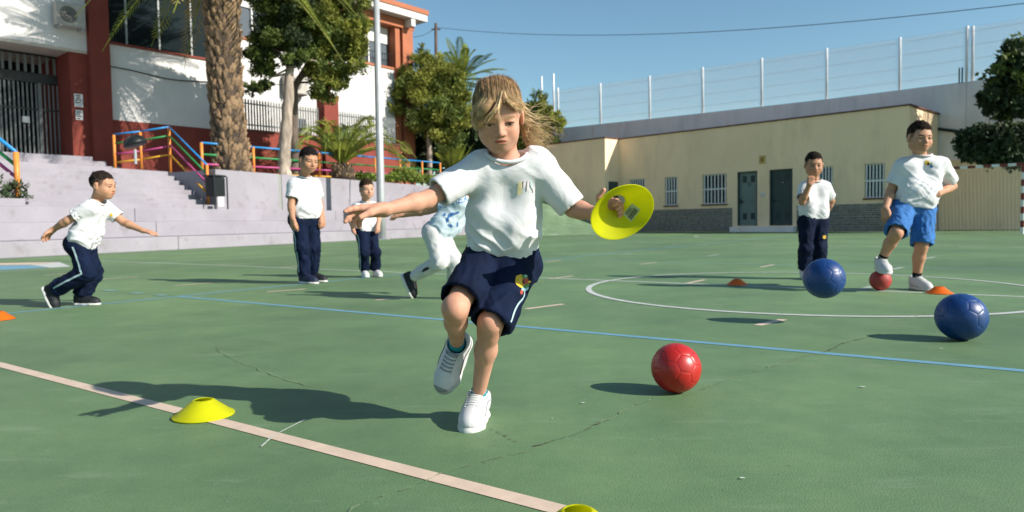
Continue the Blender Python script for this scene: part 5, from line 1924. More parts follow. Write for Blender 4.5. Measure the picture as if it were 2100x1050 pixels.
# ------------------------------------------------------------------ the girl
def make_girl():
    dY = .09
    q = lambda px, py, Y: at(px, py, Y + dY)
    J = dict(head=q(1021, 235, 1.915), neck=q(1039, 322, 1.965),
             sha=q(990, 342, 1.975), ela=q(874, 410, 1.89), wra=q(789, 430, 1.79),
             shb=q(1101, 338, 1.975), elb=q(1176, 428, 1.96), wrb=q(1227, 438, 1.885),
             hipa=q(988, 540, 2.02), hipb=q(1066, 545, 2.03),
             kna=q(933, 632, 1.83), ana=q(937, 710, 2.02), knb=q(1006, 662, 1.885), anb=q(980, 814, 2.03),
             toa=unit(A3(-.42, -.30, -.85)), tob=unit(A3(-.20, -.97, -.03)))
    k = Kid('fair-haired girl in white tee and navy shorts running with a yellow disc, in front', J, A3(.08, -.91, -.41), A3(-.05, 0, 1),
            hs=.945, fw=.90, ag=.88, sc=.98, fade=False, skin=(.60, .315, .215), hair=(.36, .235, .11), h=.0055, hh=.0024, lg=.86, eye=.55)
    k.J['anb'][2] = .066
    hands = dict(a=dict(d=A3(-.95, -.25, -.06), n=A3(.1, -.35, -.92), th=1, curl=((.10, .20, .15), (.38, .35, .2), (.62, .45, .3), (.85, .5, .3)), spread=.32, size=1.14, thumb=(.75, .5, .45)),
                 b=dict(d=A3(.86, -.36, .36), n=A3(-.35, -.75, -.55), th=-1, curl=((.75, .95, .5), (.70, 1.0, .5), (.68, 1.0, .5), (.7, 1.0, .5)), spread=.05, size=1.0, thumb=(.3, .9, -.2)))
    k.body(hands, 'open')
    k.tee(CL['white'], sleeve=dict(a=.80, b=.97), hem=.035, r_top=.057, r_bot=.060, amp=.022, seed=4, sl_r=(.047, .046), neck_r=.058, h=.0045, blouse=.044, flare=.0, lean=-.10)
    k.legs(CL['navy'], 'shorts', dict(a=.84, b=1.0), r=(.059, .062, 0), waist=.075, kl=.012, amp=.014, seed=8, wr=.052, h=.0048)
    k.side_stripe('b', CL['stripe'], .006, side=unit(A3(.85, -.5, .1)), i0=.45)
    k.shoe('b', CL['shoe_white'], CL['sole_white'], laces=CL['sole_white'], L=1.0, sole_h=.028, trim=CL['shoe_grey'])
    k.shoe('a', CL['shoe_white'], CL['sole_white'], upv=A3(-.05, -.9, .35), toe_cap=CL['shoe_grey'], laces=CL['shoe_grey'], L=1.0, sole_h=.026, trim=CL['grey_line'])
    k.sock('a', CL['teal'], .030, .0255)
    k.sock('b', CL['teal'], .030, .0255)
    girl_hair(k)
    # worn print on the chest, badge on the shorts
    k.badge('shirt', None, [(blob(1066, 386, 5, 15, 10, .12, .1, 1), CL['em_pale_y']), (blob(1076, 377, 3, 9, 8, .2, .1, 2), CL['em_pale_p']), (blob(1083, 380, 2.6, 12, 8, .1, .1, 3), CL['em_pale_p']),
                            (blob(1090, 378, 2.6, 10, 8, -.2, .1, 4), CL['em_pale_b']), (blob(1095, 386, 2.5, 9, 8, .1, .1, 5), CL['em_pale_p'])], 'print')
    k.badge('legs', None, [(blob(1067, 576, 10, 14, 12, -.25, .12, 1), CL['em_y']), (blob(1077, 592, 8, 5, 10, -.3, .1, 2), CL['em_c']), (blob(1070, 599, 3, 5, 8, .1, .1, 9), CL['em_r'])], 'badge_patch')
    k.badge('legs', None, [(blob(1078, 577, 7, 10, 12, -.15, .1, 3), CL['em_r']), (blob(1080, 586, 7, 4, 10, -.6, .1, 4), CL['em_g'])], 'badge_patch', lift=.003)
    k.badge('legs', None, [(blob(1076, 567, 6, 4.5, 10, 0, .1, 5), CL['em_g']), (blob(1086, 578, 3.5, 2.2, 8, -.2, .1, 6), CL['em_y'])], 'badge_patch', lift=.0038)
    k.badge('legs', None, [(blob(1078, 566, 2.6, 2.2, 8, 0, .1, 7), CL['plate'] if 'plate' in CL else CL['stripe']), (blob(1074, 578, 1.6, 4, 8, .2, .1, 8), CL['em_k'])], 'badge_patch', lift=.0046)
    return k


def strands(name, guides, count, mat, parent, r, jit=.006, rad_=.0008, seg=10, tipj=.012, wav=.004):
    """hair strands drawn between neighbouring guide curves"""
    Gd = [np.array(g) for g in guides]

    def curve(P, n):
        t = np.linspace(0, len(P) - 1, n)
        i = np.clip(t.astype(int), 0, len(P) - 2)
        f = (t - i)[:, None]
        p0, p1, p2, p3 = P[np.maximum(i - 1, 0)], P[i], P[i + 1], P[np.minimum(i + 2, len(P) - 1)]
        return .5 * ((2 * p1) + (-p0 + p2) * f + (2 * p0 - 5 * p1 + 4 * p2 - p3) * f ** 2 + (-p0 + 3 * p1 - 3 * p2 + p3) * f ** 3)
    C_ = np.array([curve(g, seg) for g in Gd])
    VV, QQ = [], []
    b0 = 0
    for k in range(count):
        t = r.uniform(0, len(C_) - 1.001)
        i = int(t)
        w = t - i
        P = C_[i] * (1 - w) + C_[i + 1] * w
        ln = r.uniform(.8, 1.0)
        if ln < 1:
            m_ = np.linspace(0, (seg - 1) * ln, seg)
            j = np.clip(m_.astype(int), 0, seg - 2)
            P = P[j] + (P[j + 1] - P[j]) * (m_ - j)[:, None]
        off = r.normal(0, jit, 3)
        tip = r.normal(0, tipj, 3)
        u = np.linspace(0, 1, seg)[:, None]
        ph = r.uniform(0, 6, 3)
        P = P + off * (.4 + .6 * u) + tip * u ** 2 + np.sin(u * r.uniform(3, 8) + ph) * wav * u
        T = np.gradient(P, axis=0)
        T /= np.linalg.norm(T, axis=1)[:, None] + 1e-9
        A_ = np.cross(T, unit(r.normal(size=3)))
        A_ /= np.linalg.norm(A_, axis=1)[:, None] + 1e-9
        B_ = np.cross(T, A_)
        rr = rad_ * r.uniform(.7, 1.5) * (1 - .75 * u ** 2)
        for q in range(3):
            an_ = 2 * math.pi * q / 3
            VV.append(P + (A_ * math.cos(an_) + B_ * math.sin(an_)) * rr)
        for s_ in range(seg - 1):
            for q in range(3):
                q2 = (q + 1) % 3
                QQ.append((b0 + q * seg + s_, b0 + q2 * seg + s_, b0 + q2 * seg + s_ + 1, b0 + q * seg + s_ + 1))
        b0 += 3 * seg
    V = np.concatenate(VV)
    return sub_mesh(name, V, np.array(QQ), mat, parent, kind='stuff')


def girl_hair(k):
    r = np.random.default_rng(42)
    hs, C = k.hs, k.hp
    c = k.J['head']
    blond = hair_mat('blonde_hair', (.53, .33, .15), .35)
    blond2 = hair_mat('light_blonde_hair', (.76, .56, .33), .3)
    dark = hair_mat('dark_blonde_hair', (.30, .185, .095), .35)
    e0, e1 = np.array([0, -.014, .029]), np.array([.0745, .0935, .0800])
    G = Grid(c - .13 * hs, c + .14 * hs, .0032)
    G.el(C(*e0), e1 * hs, k.HR, .01)
    X, Y, Z = G.ax[0][:, None, None] - c[0], G.ax[1][None, :, None] - c[1], G.ax[2][None, None, :] - c[2]
    dot = lambda v: (X * v[0] + Y * v[1] + Z * v[2]) / hs
    x, y, z = dot(k.r), dot(k.f), dot(k.u)
    line = np.interp(y.ravel(), [-.12, -.05, -.01, .02, .04, .06, .1], [-.075, -.06, -.03, .0, .036, .054, .060]).reshape(y.shape).astype(np.float32)
    G.F = np.maximum(G.F, ((line - z) * .8 * hs).astype(np.float32))
    V, Q = G.mesh(1)
    N_ = vnormals(V, Q)
    L = ((V - c) / hs) @ k.HR
    g = vnoise(np.stack([np.arctan2(L[:, 0], L[:, 1] + .03) * 14, L[:, 1] * 30, L[:, 2] * 9], 1)) - .5
    V = V + N_ * (g * .005)[:, None]
    cap = sub_mesh('hair', V, Q, dark, k.o)

    def onskull(p, f=1.015):                                # lay a point on the hair shell
        q = (np.array(p) - e0) / e1
        return C(*(e0 + q / np.linalg.norm(q) * e1 * f))
    # combed-back strands over the skull
    guides = []
    for a in np.linspace(-1.45, 1.45, 13):
        sx, cxx = math.sin(a), math.cos(a)
        guides.append([onskull(p) for p in ((.07 * sx, .075 * cxx, .058 - .02 * abs(sx)), (.07 * sx, .055 * cxx, .085 - .02 * abs(sx)), (.062 * sx, .01, .106 - .03 * abs(sx)), (.05 * sx, -.055, .085), (.03 * sx, -.10, .04))])
    strands('hair_strand', guides, 1300, dark, cap, r, .0030, .00045, 10, .005, .0018)
    strands('hair_strand', guides, 420, blond, cap, r, .0045, .00036, 10, .004, .0012)
    K = onskull
    # locks falling over the forehead to the viewer-left side of the face
    left = [[K((.036, .040, .096)), K((.058, .048, .066), 1.02), C(.0690, .044, .032), C(.0700, .034, .000), C(.0630, .036, -.020), C(.057, .040, -.034)],
            [K((.022, .054, .096)), K((.048, .066, .068), 1.02), C(.0620, .062, .034), C(.0675, .048, .002), C(.0620, .047, -.016), C(.056, .050, -.030)],
            [K((.006, .064, .094)), K((.032, .080, .068), 1.02), C(.0490, .081, .038), C(.0610, .068, .010), C(.0600, .060, -.008), C(.055, .060, -.022)],
            [K((-.008, .070, .092)), K((.016, .088, .066), 1.02), C(.034, .0920, .042), C(.050, .0835, .020), C(.0560, .075, .006), C(.055, .070, -.008)]]
    mid = [[K((-.012, .070, .092)), K((.004, .090, .066), 1.03), C(.018, .0985, .042), C(.034, .0965, .024), C(.044, .091, .010), C(.050, .086, .0)],
           [K((-.015, .070, .091)), K((-.006, .091, .066), 1.03), C(.002, .0995, .046), C(.010, .1000, .034), C(.016, .1000, .026), C(.020, .1, .020)]]
    right = [[K((-.018, .068, .092)), K((-.024, .086, .068), 1.02), C(-.034, .0900, .050), C(-.046, .0800, .040), C(-.058, .062, .034), C(-.070, .040, .030)],
             [K((-.030, .062, .092)), K((-.044, .074, .068), 1.02), C(-.055, .0720, .050), C(-.064, .0560, .038), C(-.072, .034, .028), C(-.078, .008, .020)],
             [K((-.042, .048, .094)), K((-.057, .053, .068), 1.02), C(-.067, .0480, .050), C(-.074, .0300, .034), C(-.077, .008, .022), C(-.08, -.02, .010)]]
    strands('hair_strand', left, 330, blond, cap, r, .0030, .00042, 14, .006, .002)
    strands('hair_strand', left, 240, blond2, cap, r, .0034, .00038, 14, .007, .002)
    strands('hair_strand', mid, 60, blond, cap, r, .003, .0006, 14, .006, .002)
    strands('hair_strand', mid, 40, blond2, cap, r, .004, .0006, 14, .008, .002)
    strands('hair_strand', right, 130, blond, cap, r, .0030, .00042, 14, .006, .002)
    strands('hair_strand', right, 120, blond2, cap, r, .0034, .00038, 14, .008, .002)
    # one lock falling across the nose bridge
    strands('hair_strand', [[K((-.010, .070, .092)), C(.004, .100, .045), C(.002, .103, .015), C(-.004, .106, -.012)], [K((-.012, .070, .092)), C(.002, .100, .045), C(-.001, .103, .015), C(-.008, .105, -.010)]], 12, blond2, cap, r, .0016, .0005, 12, .003, .001)
    # hair blown out to the viewer-right
    P = lambda px, py, Y: at(px, py, Y + .09)
    gw = [[P(1062, 205, 1.93), P(1076, 214, 1.95), P(1092, 222, 1.97), P(1110, 219, 1.98), P(1132, 212, 1.98)],
          [P(1064, 215, 1.93), P(1078, 230, 1.95), P(1096, 243, 1.97), P(1112, 240, 1.98), P(1122, 226, 1.98)],
          [P(1066, 230, 1.95), P(1079, 244, 1.96), P(1096, 254, 1.97), P(1116, 256, 1.98), P(1138, 272, 1.98)],
          [P(1066, 240, 1.97), P(1079, 256, 1.98), P(1094, 266, 1.98), P(1112, 272, 1.98), P(1128, 296, 1.98)],
          [P(1066, 245, 1.98), P(1076, 270, 1.99), P(1088, 290, 1.99), P(1104, 298, 1.98), P(1122, 288, 1.98)],
          [P(1064, 250, 1.99), P(1073, 275, 2.00), P(1085, 298, 2.00), P(1102, 308, 1.99), P(1124, 300, 1.98)]]
    strands('hair_strand', gw, 80, blond2, cap, r, .006, .00042, 16, .020, .010)
    strands('hair_strand', gw[2:], 60, blond, cap, r, .007, .00042, 16, .022, .010)
    strands('hair_strand', gw[3:], 110, blond2, cap, r, .005, .00045, 16, .010, .005)
    back = [[C(-.066, .02, .04), C(-.076, -.03, .0), P(1076, 262, 1.99), P(1084, 290, 2.0), P(1099, 306, 2.0)],
            [C(-.066, -.03, .05), C(-.08, -.03, .0), P(1076, 255, 1.98), P(1090, 285, 1.99), P(1112, 300, 1.98)]]
    strands('hair_strand', back, 70, blond, cap, r, .006, .0005, 14, .012, .004)


girl = make_girl()

# ================================================================== balls, cones, disc
def ball_meshes():
    ph = (1 + 5 ** .5) / 2
    ico = [unit(v) for a in (-1, 1) for b_ in (-ph, ph) for v in ((0, a, b_), (a, b_, 0), (b_, 0, a))]
    ico = np.array(ico)
    edge = 1.0515 + .01
    nb = [[j for j in range(12) if j != i and np.linalg.norm(ico[i] - ico[j]) < edge + .05] for i in range(12)]
    polys = []
    for i in range(12):
        c = ico[i]
        ps = [unit(ico[i] * 2 + ico[j]) for j in nb[i]]
        x = unit(ps[0] - c * (ps[0] @ c))
        y = np.cross(c, x)
        ps.sort(key=lambda p: math.atan2(p @ y, p @ x))
        polys.append((c, ps))
    seen = set()
    for i in range(12):
        for j in nb[i]:
            for k in nb[i]:
                if k in nb[j] and len({i, j, k}) == 3:
                    key = tuple(sorted((i, j, k)))
                    if key in seen:
                        continue
                    seen.add(key)
                    c = unit(ico[i] + ico[j] + ico[k])
                    ps = []
                    for a, b_ in ((i, j), (j, i), (j, k), (k, j), (k, i), (i, k)):
                        ps.append(unit(ico[a] * 2 + ico[b_]))
                    x = unit(ps[0] - c * (ps[0] @ c))
                    y = np.cross(c, x)
                    ps.sort(key=lambda p: math.atan2(p @ y, p @ x))
                    polys.append((c, ps))
    return polys


POLYS = ball_meshes()


def panel_mesh(poly, R_, mat):
    c, ps = poly
    n = 6
    V, F, key = [], [], {}

    def vid(p, edge_):
        k = tuple(np.round(p, 5))
        if k not in key:
            key[k] = len(V)
            e_ = edge_
            V.append(unit(p) * R_ * (1 if e_ < .78 else 1 - .011 * ((e_ - .78) / .22) ** 2))
        return key[k]
    m_ = len(ps)
    for q in range(m_):
        a, b_ = ps[q], ps[(q + 1) % m_]
        lv = [0, .3, .55, .75, .88, .955, .985]
        for i in range(len(lv) - 1):
            for j in range(n):
                def P_(l, t):
                    return c + (a + (b_ - a) * t - c) * l * .992
                l0, l1 = lv[i], lv[i + 1]
                t0, t1 = j / n, (j + 1) / n
                ids = [vid(P_(l0, t0), l0), vid(P_(l1, t0), l1), vid(P_(l1, t1), l1), vid(P_(l0, t1), l0)]
                ids2 = []
                for v in ids:
                    if v not in ids2:
                        ids2.append(v)
                if len(ids2) >= 3:
                    F.append(tuple(ids2))
    return mesh_data('ball_panel', [tuple(v) for v in V], F, mat, True)


def ball(label, c, R_, mat, rot, group=None, plain=False):
    o = root('ball', label, 'ball', c, group)
    o.rotation_euler = rot
    part('ball_core', MB().lathe([(max(1e-4, R_ * .9905 * math.sin(t)), R_ * .9905 * math.cos(t)) for t in np.linspace(0, math.pi, 26)], c, 40), mat, o, smooth=True)
    for poly in POLYS:
        me = panel_mesh(poly, R_, mat)
        obj('ball_panel', me, o)
    return o


zc = lambda px, py, R_: gp(px, py)
p = gp(1388, 806)
RB = .0855
ball('bright red moulded football on the court right of the girl', A3(p[0], p[1] + .01, RB), RB, MT['rubber_red'], (.5, .25, .8), 'footballs')
p = gp(1976, 699)
ball('blue moulded football resting on the court at the right edge', A3(p[0], p[1] + .02, .112), .112, MT['rubber_blue'], (.35, .55, -.3), 'footballs')
ball('blue moulded football in mid-air in front of the boy touching his mouth', at(1690, 571, 3.93), .112, MT['rubber_blue'], (.1, .35, .75), 'footballs')
pbr = gp(1812, 597)
ball('small faded red football under the shoe of the boy in blue shorts', A3(pbr[0], pbr[1] + .05, .082), .082, MT['rubber_red2'], (.9, .1, .3), 'footballs')

CONE = [(.0925, 0.0), (.0925, .003), (.089, .0045), (.080, .010), (.033, .0475), (.0285, .0500), (.0265, .0500), (.0265, .0480), (.032, .0452), (.079, .0078), (.088, .0022), (.0905, 0.0)]


def disc_cone(label, c, mat, axes=None, tilt=0, group='marker cones on the court', k=1.0):
    o = part('marker_cone', MB().lathe([(r_ * k, z_ * k) for r_, z_ in CONE], c, 48, axes, close=True), MT[mat], None, label, cat='cone', group=group, smooth=True, loc=c)
    es = o.modifiers.new('edge', 'EDGE_SPLIT')
    es.split_angle = rad(50)
    return o


p = gp(405, 861)
disc_cone('yellow disc cone standing on the beige line at left', p + A3(0, .045, .003), 'cone_yellow')
p = gp(1188, 1112)
disc_cone('yellow disc cone cut off by the bottom edge on the beige line', p + A3(0, .02, .003), 'cone_yellow')
p = gp(1516, 585.5)
disc_cone('small orange disc cone left of the airborne blue ball', p + A3(0, .06, .003), 'cone_orange')
p = gp(1936, 603.5)
disc_cone('orange disc cone in front of the boy in blue shorts', p + A3(0, .06, .003), 'cone_orange')
p = gp(-8, 658)
disc_cone('orange disc cone at the left edge of the picture', p + A3(-.03, .06, .003), 'cone_orange', k=1.05)
p = gp(853, 562.5)
disc_cone('tiny far orange disc cone behind the running child in white trousers', p + A3(0, .06, .003), 'cone_orange')

# the disc in the girl's hand, seen into its hollow side
dc = at(1277, 437, 1.89)
tocam = -unit(ray(1277, 437))
op_ = unit(.736 * tocam + .677 * unit(.55 * CR - .84 * CU))
dx = unit(np.cross(op_, A3(0, 0, 1)))
dy = np.cross(op_, dx)
held = disc_cone('yellow disc cone held up in the hand of the girl', dc, 'cone_yellow', (dx, dy, -op_), group=None, k=.974)
# printed sticker inside the disc
_m = MB().lathe([(r_ * .974, z_ * .974) for r_, z_ in CONE], dc, 48, (dx, dy, -op_), close=True)
_bv = BVHTree.FromPolygons([tuple(v) for v in _m.v], _m.f)
QA, QB, QC, QD = np.array((1277, 439.)), np.array((1295, 455.)), np.array((1313.6, 430.)), np.array((1296.4, 416.4))


def stick(u, v, lift):
    q = QA * (1 - u) * (1 - v) + QB * u * (1 - v) + QC * u * v + QD * (1 - u) * v
    d = ray(*q)
    h_ = _bv.ray_cast(Vector((0, 0, EYE)), Vector(d))
    return np.array(h_[0]) - unit(d) * lift


def patch(name, u0, u1, v0, v1, lift, mat, n=3):
    V = [stick(u0 + (u1 - u0) * i / n, v0 + (v1 - v0) * j / n, lift) for j in range(n + 1) for i in range(n + 1)]
    F = [(j * (n + 1) + i, j * (n + 1) + i + 1, (j + 1) * (n + 1) + i + 1, (j + 1) * (n + 1) + i) for j in range(n) for i in range(n)]
    return part(name, MB().add(V, F), mat, held)


stk_mat = paint('clear_sticker', (.62, .66, .38), .4, .03)
ink = paint('black_ink', (.02, .025, .02), .6)
lbl = patch('sticker', 0, 1, 0, 1, .0008, stk_mat, 6)
v = .10
for i, w_ in enumerate((.05, .02, .03, .06, .02, .04, .02, .06, .03, .02, .05, .03)):
    if v + w_ > .92:
        break
    patch('barcode_bar', .42, .90, v, v + w_, .0014, ink)
    v += w_ + (.03, .02, .035, .02, .03)[i % 5]
for j in range(3):
    patch('sticker_text', .10 + .10 * j, .145 + .10 * j, .12, .75 - .1 * (j % 2), .0014, ink)

# ------------------------------------------------------------------ the boys and the half-hidden runner
relaxed = lambda d, n, th, c=(.35, .45, .3): dict(d=A3(*d), n=A3(*n), th=th, curl=c, spread=.10, size=1.05, thumb=(.95, .22, .30))
TAN, OLIVE, FAIR = (.52, .275, .170), (.47, .245, .150), (.58, .315, .215)
DARKH = (.020, .015, .012)
FARH = dict(h=.009, hh=.0046)


def make_runner_left():
    J = dict(head=at(211, 380, 5.42), neck=at(198, 413, 5.42), sha=at(184, 426, 5.33), ela=at(139, 452, 5.29), wra=at(109, 471, 5.32),
             shb=at(212, 423, 5.51), elb=at(254, 456, 5.55), wrb=at(293, 473, 5.50), hipa=at(160, 503, 5.37), hipb=at(173, 506, 5.48),
             kna=at(177, 560, 5.33), ana=at(110, 594, 5.38), knb=at(193, 559, 5.52), anb=at(166, 611, 5.50),
             toa=unit(A3(.42, -.05, -.9)), tob=unit(A3(1, -.08, 0)))
    k = Kid('boy in white tee and navy tracksuit trousers running at far left', J, A3(1, -.12, -.12), A3(.12, 0, 1), hs=1.0, sc=1.05, skin=TAN, hair=DARKH, eye=.5, **FARH)
    k.J['anb'][2] = .066 * 1.05
    k.body(dict(a=dict(d=A3(-.75, 0, -.65), n=A3(.6, -.2, -.6), th=1, curl=(.3, .4, .3), spread=.3, size=1.1), b=dict(d=A3(.95, -.1, -.22), n=A3(0, .1, -1), th=1, curl=(.15, .2, .2), spread=.2, size=1.1)))
    k.tee(CL['white'], sleeve=.72, hem=-.015, r_top=.068, r_bot=.076, amp=.022, seed=12)
    k.legs(CL['navy'], 'trousers', 1.93, r=(.068, .058, .054), amp=.016, seed=5)
    k.side_stripe('a', CL['stripe'], .013, i0=.02, i1=.97)
    k.shoe('a', CL['shoe_black'], CL['sole_white'], upv=A3(.9, 0, .42))
    k.shoe('b', CL['shoe_black'], CL['sole_white'])
    k.short_hair(.007, .050, 3)
    k.badge('shirt', None, [(blob(228, 441, 3.5, 4, 8, 0, .1, 1), CL['em_y'])], 'badge_patch')
    return k


def make_stander():
    J = dict(head=at(633, 328, 7.18), neck=at(622, 363, 7.26), sha=at(603, 380, 7.14), ela=at(597, 420, 7.10), wra=at(600, 449, 7.04),
             shb=at(645, 379, 7.38), elb=at(655, 417, 7.42), wrb=at(661, 445, 7.32), hipa=at(612, 449, 7.20), hipb=at(640, 449, 7.33),
             kna=at(620, 508, 7.17), ana=at(624, 562, 7.20), knb=at(643, 508, 7.30), anb=at(641, 559, 7.36),
             toa=unit(A3(.85, -.52, 0)), tob=unit(A3(.9, -.4, 0)))
    k = Kid('taller boy in white tee and navy trousers standing, looking down, by the bleacher', J, A3(.66, -.72, -.22), A3(.1, 0, 1), hs=1.2, sc=1.28, skin=OLIVE, hair=(.012, .010, .010), heavy=.6, eye=.55, **FARH)
    k.J['ana'][2] = k.J['anb'][2] = .066 * 1.28
    k.body(dict(a=relaxed((.1, -.1, -1), (.5, .6, 0), 1), b=relaxed((.15, -.35, -.9), (-.6, .3, 0), -1)))
    k.tee(CL['white'], sleeve=.66, hem=.0, r_top=.066, r_bot=.078, amp=.018, seed=22, belly=.02)
    k.legs(CL['navy'], 'trousers', 1.95, r=(.062, .051, .047), amp=.012, seed=7)
    k.side_stripe('a', CL['stripe'], .015, i0=.05, i1=.97, side=unit(A3(-.6, -.8, 0)))
    k.shoe('a', CL['shoe_navy'], CL['sole_white'], L=.98)
    k.shoe('b', CL['shoe_black'], CL['sole_white'], L=.95)
    k.short_hair(.010, .046, 5)
    return k


def make_small():
    J = dict(head=at(752, 388, 7.90), neck=at(749, 413, 7.96), sha=at(732, 425, 7.90), ela=at(716, 446, 7.93), wra=at(722, 463, 7.84),
             shb=at(766, 424, 8.02), elb=at(777, 444, 8.02), wrb=at(776, 461, 7.92), hipa=at(742, 477, 7.92), hipb=at(762, 477, 8.0),
             kna=at(747, 518, 7.84), ana=at(747, 557, 7.97), knb=at(770, 517, 7.92), anb=at(771, 556, 8.02),
             toa=unit(A3(.35, -.93, 0)), tob=unit(A3(.5, -.85, 0)))
    k = Kid('small dark-haired boy in white tee and navy trousers standing before the lamp mast', J, A3(.52, -.84, -.05), A3(.0, 0, 1), hs=1.04, sc=1.06, skin=FAIR, hair=(.028, .018, .012), eye=.7, **FARH)
    k.J['ana'][2] = k.J['anb'][2] = .066 * 1.06
    k.body(dict(a=relaxed((.1, -.1, -1), (.6, .3, 0), 1), b=relaxed((0, -.3, -1), (-.6, .3, 0), -1)), expr='open')
    k.tee(CL['white'], sleeve=.66, hem=.01, r_top=.062, r_bot=.074, amp=.016, seed=31)
    k.legs(CL['navy'], 'trousers', 1.95, r=(.062, .052, .050), amp=.012, seed=9)
    k.side_stripe('a', CL['stripe'], .014, i0=.05, i1=.97, side=unit(A3(-.5, -.85, 0)))
    k.shoe('a', CL['shoe_white'], CL['sole_white'], L=.95)
    k.shoe('b', CL['shoe_white'], CL['sole_white'], L=.95)
    k.short_hair(.014, .052, 6, fringe=.014, rough=.005)
    return k


def shirt_text(k, body, px, py, w, rot, mat, h=None):
    cu = bpy.data.curves.new('lettering', 'FONT')
    cu.body = body
    cu.size = 1.0
    tmp = bpy.data.objects.new('lettering', cu)
    COL.objects.link(tmp)
    me = bpy.data.meshes.new_from_object(tmp.evaluated_get(bpy.context.evaluated_depsgraph_get()))
    bpy.data.objects.remove(tmp)
    V = np.array([v.co[:] for v in me.vertices])
    F = [tuple(p.vertices) for p in me.polygons]
    bpy.data.meshes.remove(me)
    sc_ = w / (V[:, 0].max() - V[:, 0].min())
    sy = sc_ if h is None else h / (V[:, 1].max() - V[:, 1].min())
    x, y = (V[:, 0] - V[:, 0].min()) * sc_, V[:, 1] * sy
    c, s_ = math.cos(rot), math.sin(rot)
    X, Y = px + x * c + y * s_, py + x * s_ - y * c
    tr = BVHTree.FromPolygons(k.shirt_V.tolist(), k.shirt_Q.tolist())
    out, ok = [], []
    for a, b_ in zip(X, Y):
        d = ray(a, b_)
        hit = tr.ray_cast(Vector((0, 0, EYE)), Vector(d))
        ok.append(hit[0] is not None)
        out.append(np.array(hit[0]) - unit(d) * .004 if ok[-1] else np.zeros(3))
    F = [f for f in F if all(ok[i] for i in f)]
    if F:
        part('lettering', MB().add(out, F), mat, k.shirt_ob)


def make_hidden():
    J = dict(head=at(985, 372, 5.62), neck=at(959, 404, 5.58), sha=at(941, 414, 5.48), ela=at(877, 432, 5.56), wra=at(827, 441, 5.62),
             shb=at(973, 420, 5.70), elb=at(997, 452, 5.72), wrb=at(1023, 440, 5.62), hipa=at(889, 480, 5.50), hipb=at(903, 482, 5.62),
             kna=at(902, 537, 5.44), ana=at(844, 569, 5.62), knb=at(933, 536, 5.50), anb=at(927, 597, 5.55),
             toa=unit(A3(.42, -.1, -.9)), tob=unit(A3(1, -.15, 0)))
    k = Kid('child in pale blue printed tee and off-white joggers running half hidden behind the girl', J, A3(1, -.1, -.15), A3(.2, 0, 1), hs=1.0, sc=1.08, skin=TAN, hair=DARKH, eye=.5, **FARH)
    k.J['anb'][2] = .066 * 1.08
    k.body(dict(a=relaxed((-.95, .1, -.1), (.0, -.3, -.9), 1), b=relaxed((.7, -.3, .5), (0, .3, -.9), -1)))
    k.tee(CL['pale_blue'], sleeve=.6, hem=-.02, r_top=.070, r_bot=.080, amp=.014, seed=41)
    k.legs(CL['white_jog'], 'joggers', 1.92, r=(.070, .054, .042), amp=.008, seed=15)
    k.shoe('a', CL['shoe_black'], CL['sole_white'], upv=A3(.9, -.1, .42), laces=CL['red_lace'])
    k.shoe('b', CL['shoe_black'], CL['sole_white'], laces=CL['red_lace'])
    k.sock('a', CL['white_jog'], .05, .032)
    k.short_hair(.010, .050, 8)
    for i, ch in enumerate('SUMMER'):
        shirt_text(k, ch, 897 + i * 11.4 * math.cos(.28), 430 - i * 11.4 * math.sin(.28), 9.4, -.28, CL['em_b'], 13)
    k.badge('shirt', None, [(blob(925, 441, 9, 4, 8, -.5, .3, 1), CL['em_b']), (blob(918, 451, 4, 6, 8, .4, .3, 2), CL['em_b']), (blob(938, 436, 6, 2.5, 8, -.4, .3, 3), CL['em_b']),
                            (blob(924, 463, 7, 3, 8, .3, .3, 4), CL['em_b']), (blob(938, 460, 2, 6, 8, .1, .2, 5), CL['em_b']), (blob(912, 440, 3, 3, 8, .1, .2, 6), CL['em_b'])], 'print')
    k.badge('legs', None, [(blob(872, 553, 9, 3.2, 10, -.55, .2, 7), CL['em_k'])], 'print')
    return k


def make_thinker():
    J = dict(head=at(1669, 337, 6.76), neck=at(1670, 370, 6.80), sha=at(1650, 385, 6.80), ela=at(1645, 414, 6.70), wra=at(1660, 378, 6.62),
             shb=at(1692, 384, 6.82), elb=at(1705, 412, 6.92), wrb=at(1694, 438, 6.98), hipa=at(1655, 453, 6.80), hipb=at(1682, 453, 6.82),
             kna=at(1652, 510, 6.78), ana=at(1649, 558, 6.82), knb=at(1681, 510, 6.78), anb=at(1680, 558, 6.84),
             toa=unit(A3(-.18, -1, 0)), tob=unit(A3(.25, -1, 0)))
    k = Kid('boy in white tee and navy trousers standing with a hand at his mouth', J, A3(-.22, -1, -.16), A3(.0, 0, 1), hs=1.08, sc=1.12, skin=OLIVE, hair=(.016, .012, .010), eye=.7, **FARH)
    k.J['ana'][2] = k.J['anb'][2] = .066 * 1.12
    k.body(dict(a=dict(d=A3(.25, .05, .95), n=A3(.3, .9, 0), th=-1, curl=(.9, .9, .5), spread=.05, size=1.05), b=relaxed((-.5, .2, -.6), (-.3, -.6, 0), 1)))
    k.tee(CL['white'], sleeve=.72, hem=.015, r_top=.064, r_bot=.072, amp=.016, seed=51)
    k.legs(CL['navy'], 'trousers', 1.93, r=(.062, .054, .051), amp=.014, seed=19)
    k.shoe('a', CL['shoe_white'], CL['sole_white'], L=.95)
    k.shoe('b', CL['shoe_white'], CL['sole_white'], L=.95)
    k.short_hair(.009, .048, 9)
    k.badge('legs', None, [(blob(1691, 486, 3.4, 4, 8, .2, .1, 1), CL['em_y'])], 'badge_patch')
    return k


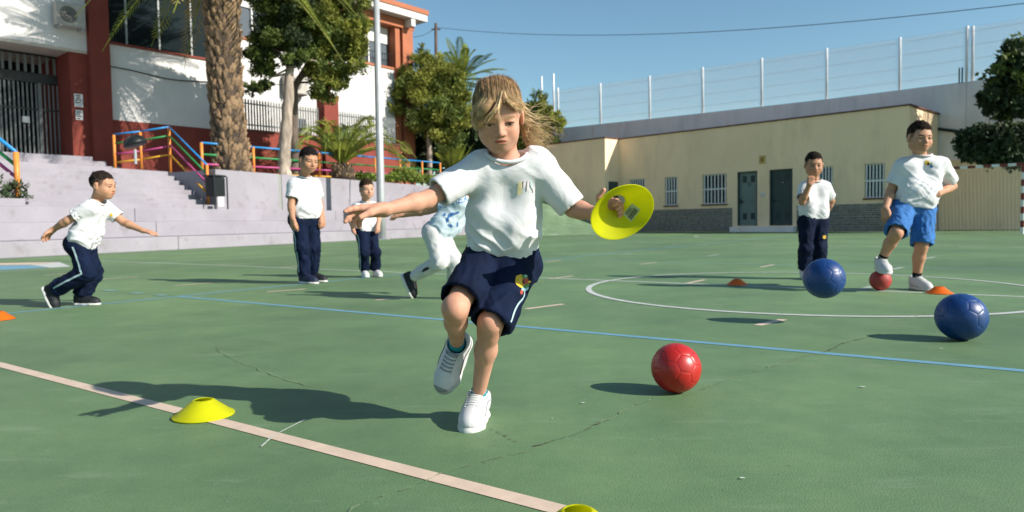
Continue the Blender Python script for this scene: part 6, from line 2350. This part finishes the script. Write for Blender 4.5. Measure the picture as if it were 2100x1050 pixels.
def make_blue_shorts():
    J = dict(head=at(1886, 282, 5.58), neck=at(1889, 318, 5.66), sha=at(1850, 342, 5.65), ela=at(1827, 392, 5.68), wra=at(1815, 429, 5.58),
             shb=at(1930, 338, 5.66), elb=at(1953, 382, 5.80), wrb=at(1924, 397, 5.57), hipa=at(1851, 428, 5.65), hipb=at(1893, 429, 5.68),
             kna=at(1838, 478, 5.47), ana=at(1807, 536, 5.63), knb=at(1890, 502, 5.60), anb=at(1879, 570, 5.68),
             toa=unit(A3(-.22, -1, -.12)), tob=unit(A3(.06, -1, 0)))
    k = Kid('smiling boy in white tee and bright blue shorts with one foot on a red ball', J, A3(-.05, -1, -.10), A3(.05, 0, 1), hs=1.13, sc=1.24, skin=TAN, hair=(.022, .015, .011), heavy=.7, eye=.6, h=.008, hh=.004)
    k.J['anb'][2] = .066 * 1.24
    k.J['ana'][2] = .164 + .066 * 1.2
    k.body(dict(a=relaxed((.02, -.2, -1), (.6, .5, 0), 1), b=dict(d=A3(-.95, -.10, -.05), n=A3(-.1, .9, -.2), th=-1, curl=(.25, .35, .3), spread=.15, size=1.05)), expr='open')
    k.tee(CL['white'], sleeve=.74, hem=.008, r_top=.070, r_bot=.070, amp=.020, seed=61, belly=.02, neck_r=.054)
    k.legs(CL['royal'], 'shorts', dict(a=.96, b=1.0), r=(.070, .066, 0), amp=.014, seed=25, kl=.016)
    k.shoe('a', CL['shoe_white'], CL['sole_white'], L=.98, laces=CL['sole_white'])
    k.shoe('b', CL['shoe_white'], CL['sole_white'], L=.98, laces=CL['sole_white'])
    k.sock('a', CL['sock_black'], .05, .028)
    k.sock('b', CL['sock_black'], .05, .028)
    k.short_hair(.013, .054, 10, rough=.005)
    k.badge('shirt', None, [(blob(1902, 334, 6, 5, 10, .3, .15, 1), CL['em_y']), (blob(1910, 341, 4, 4, 8, 0, .2, 2), CL['em_b'])], 'badge_patch')
    k.badge('shirt', None, [(blob(1904, 336, 3, 3, 8, .2, .2, 3), CL['em_k']), (blob(1910, 336, 1.8, 3, 8, .2, .2, 4), CL['em_g'])], 'badge_patch', lift=.004)
    return k


make_runner_left()
make_stander()
make_small()
make_hidden()
make_thinker()
make_blue_shorts()
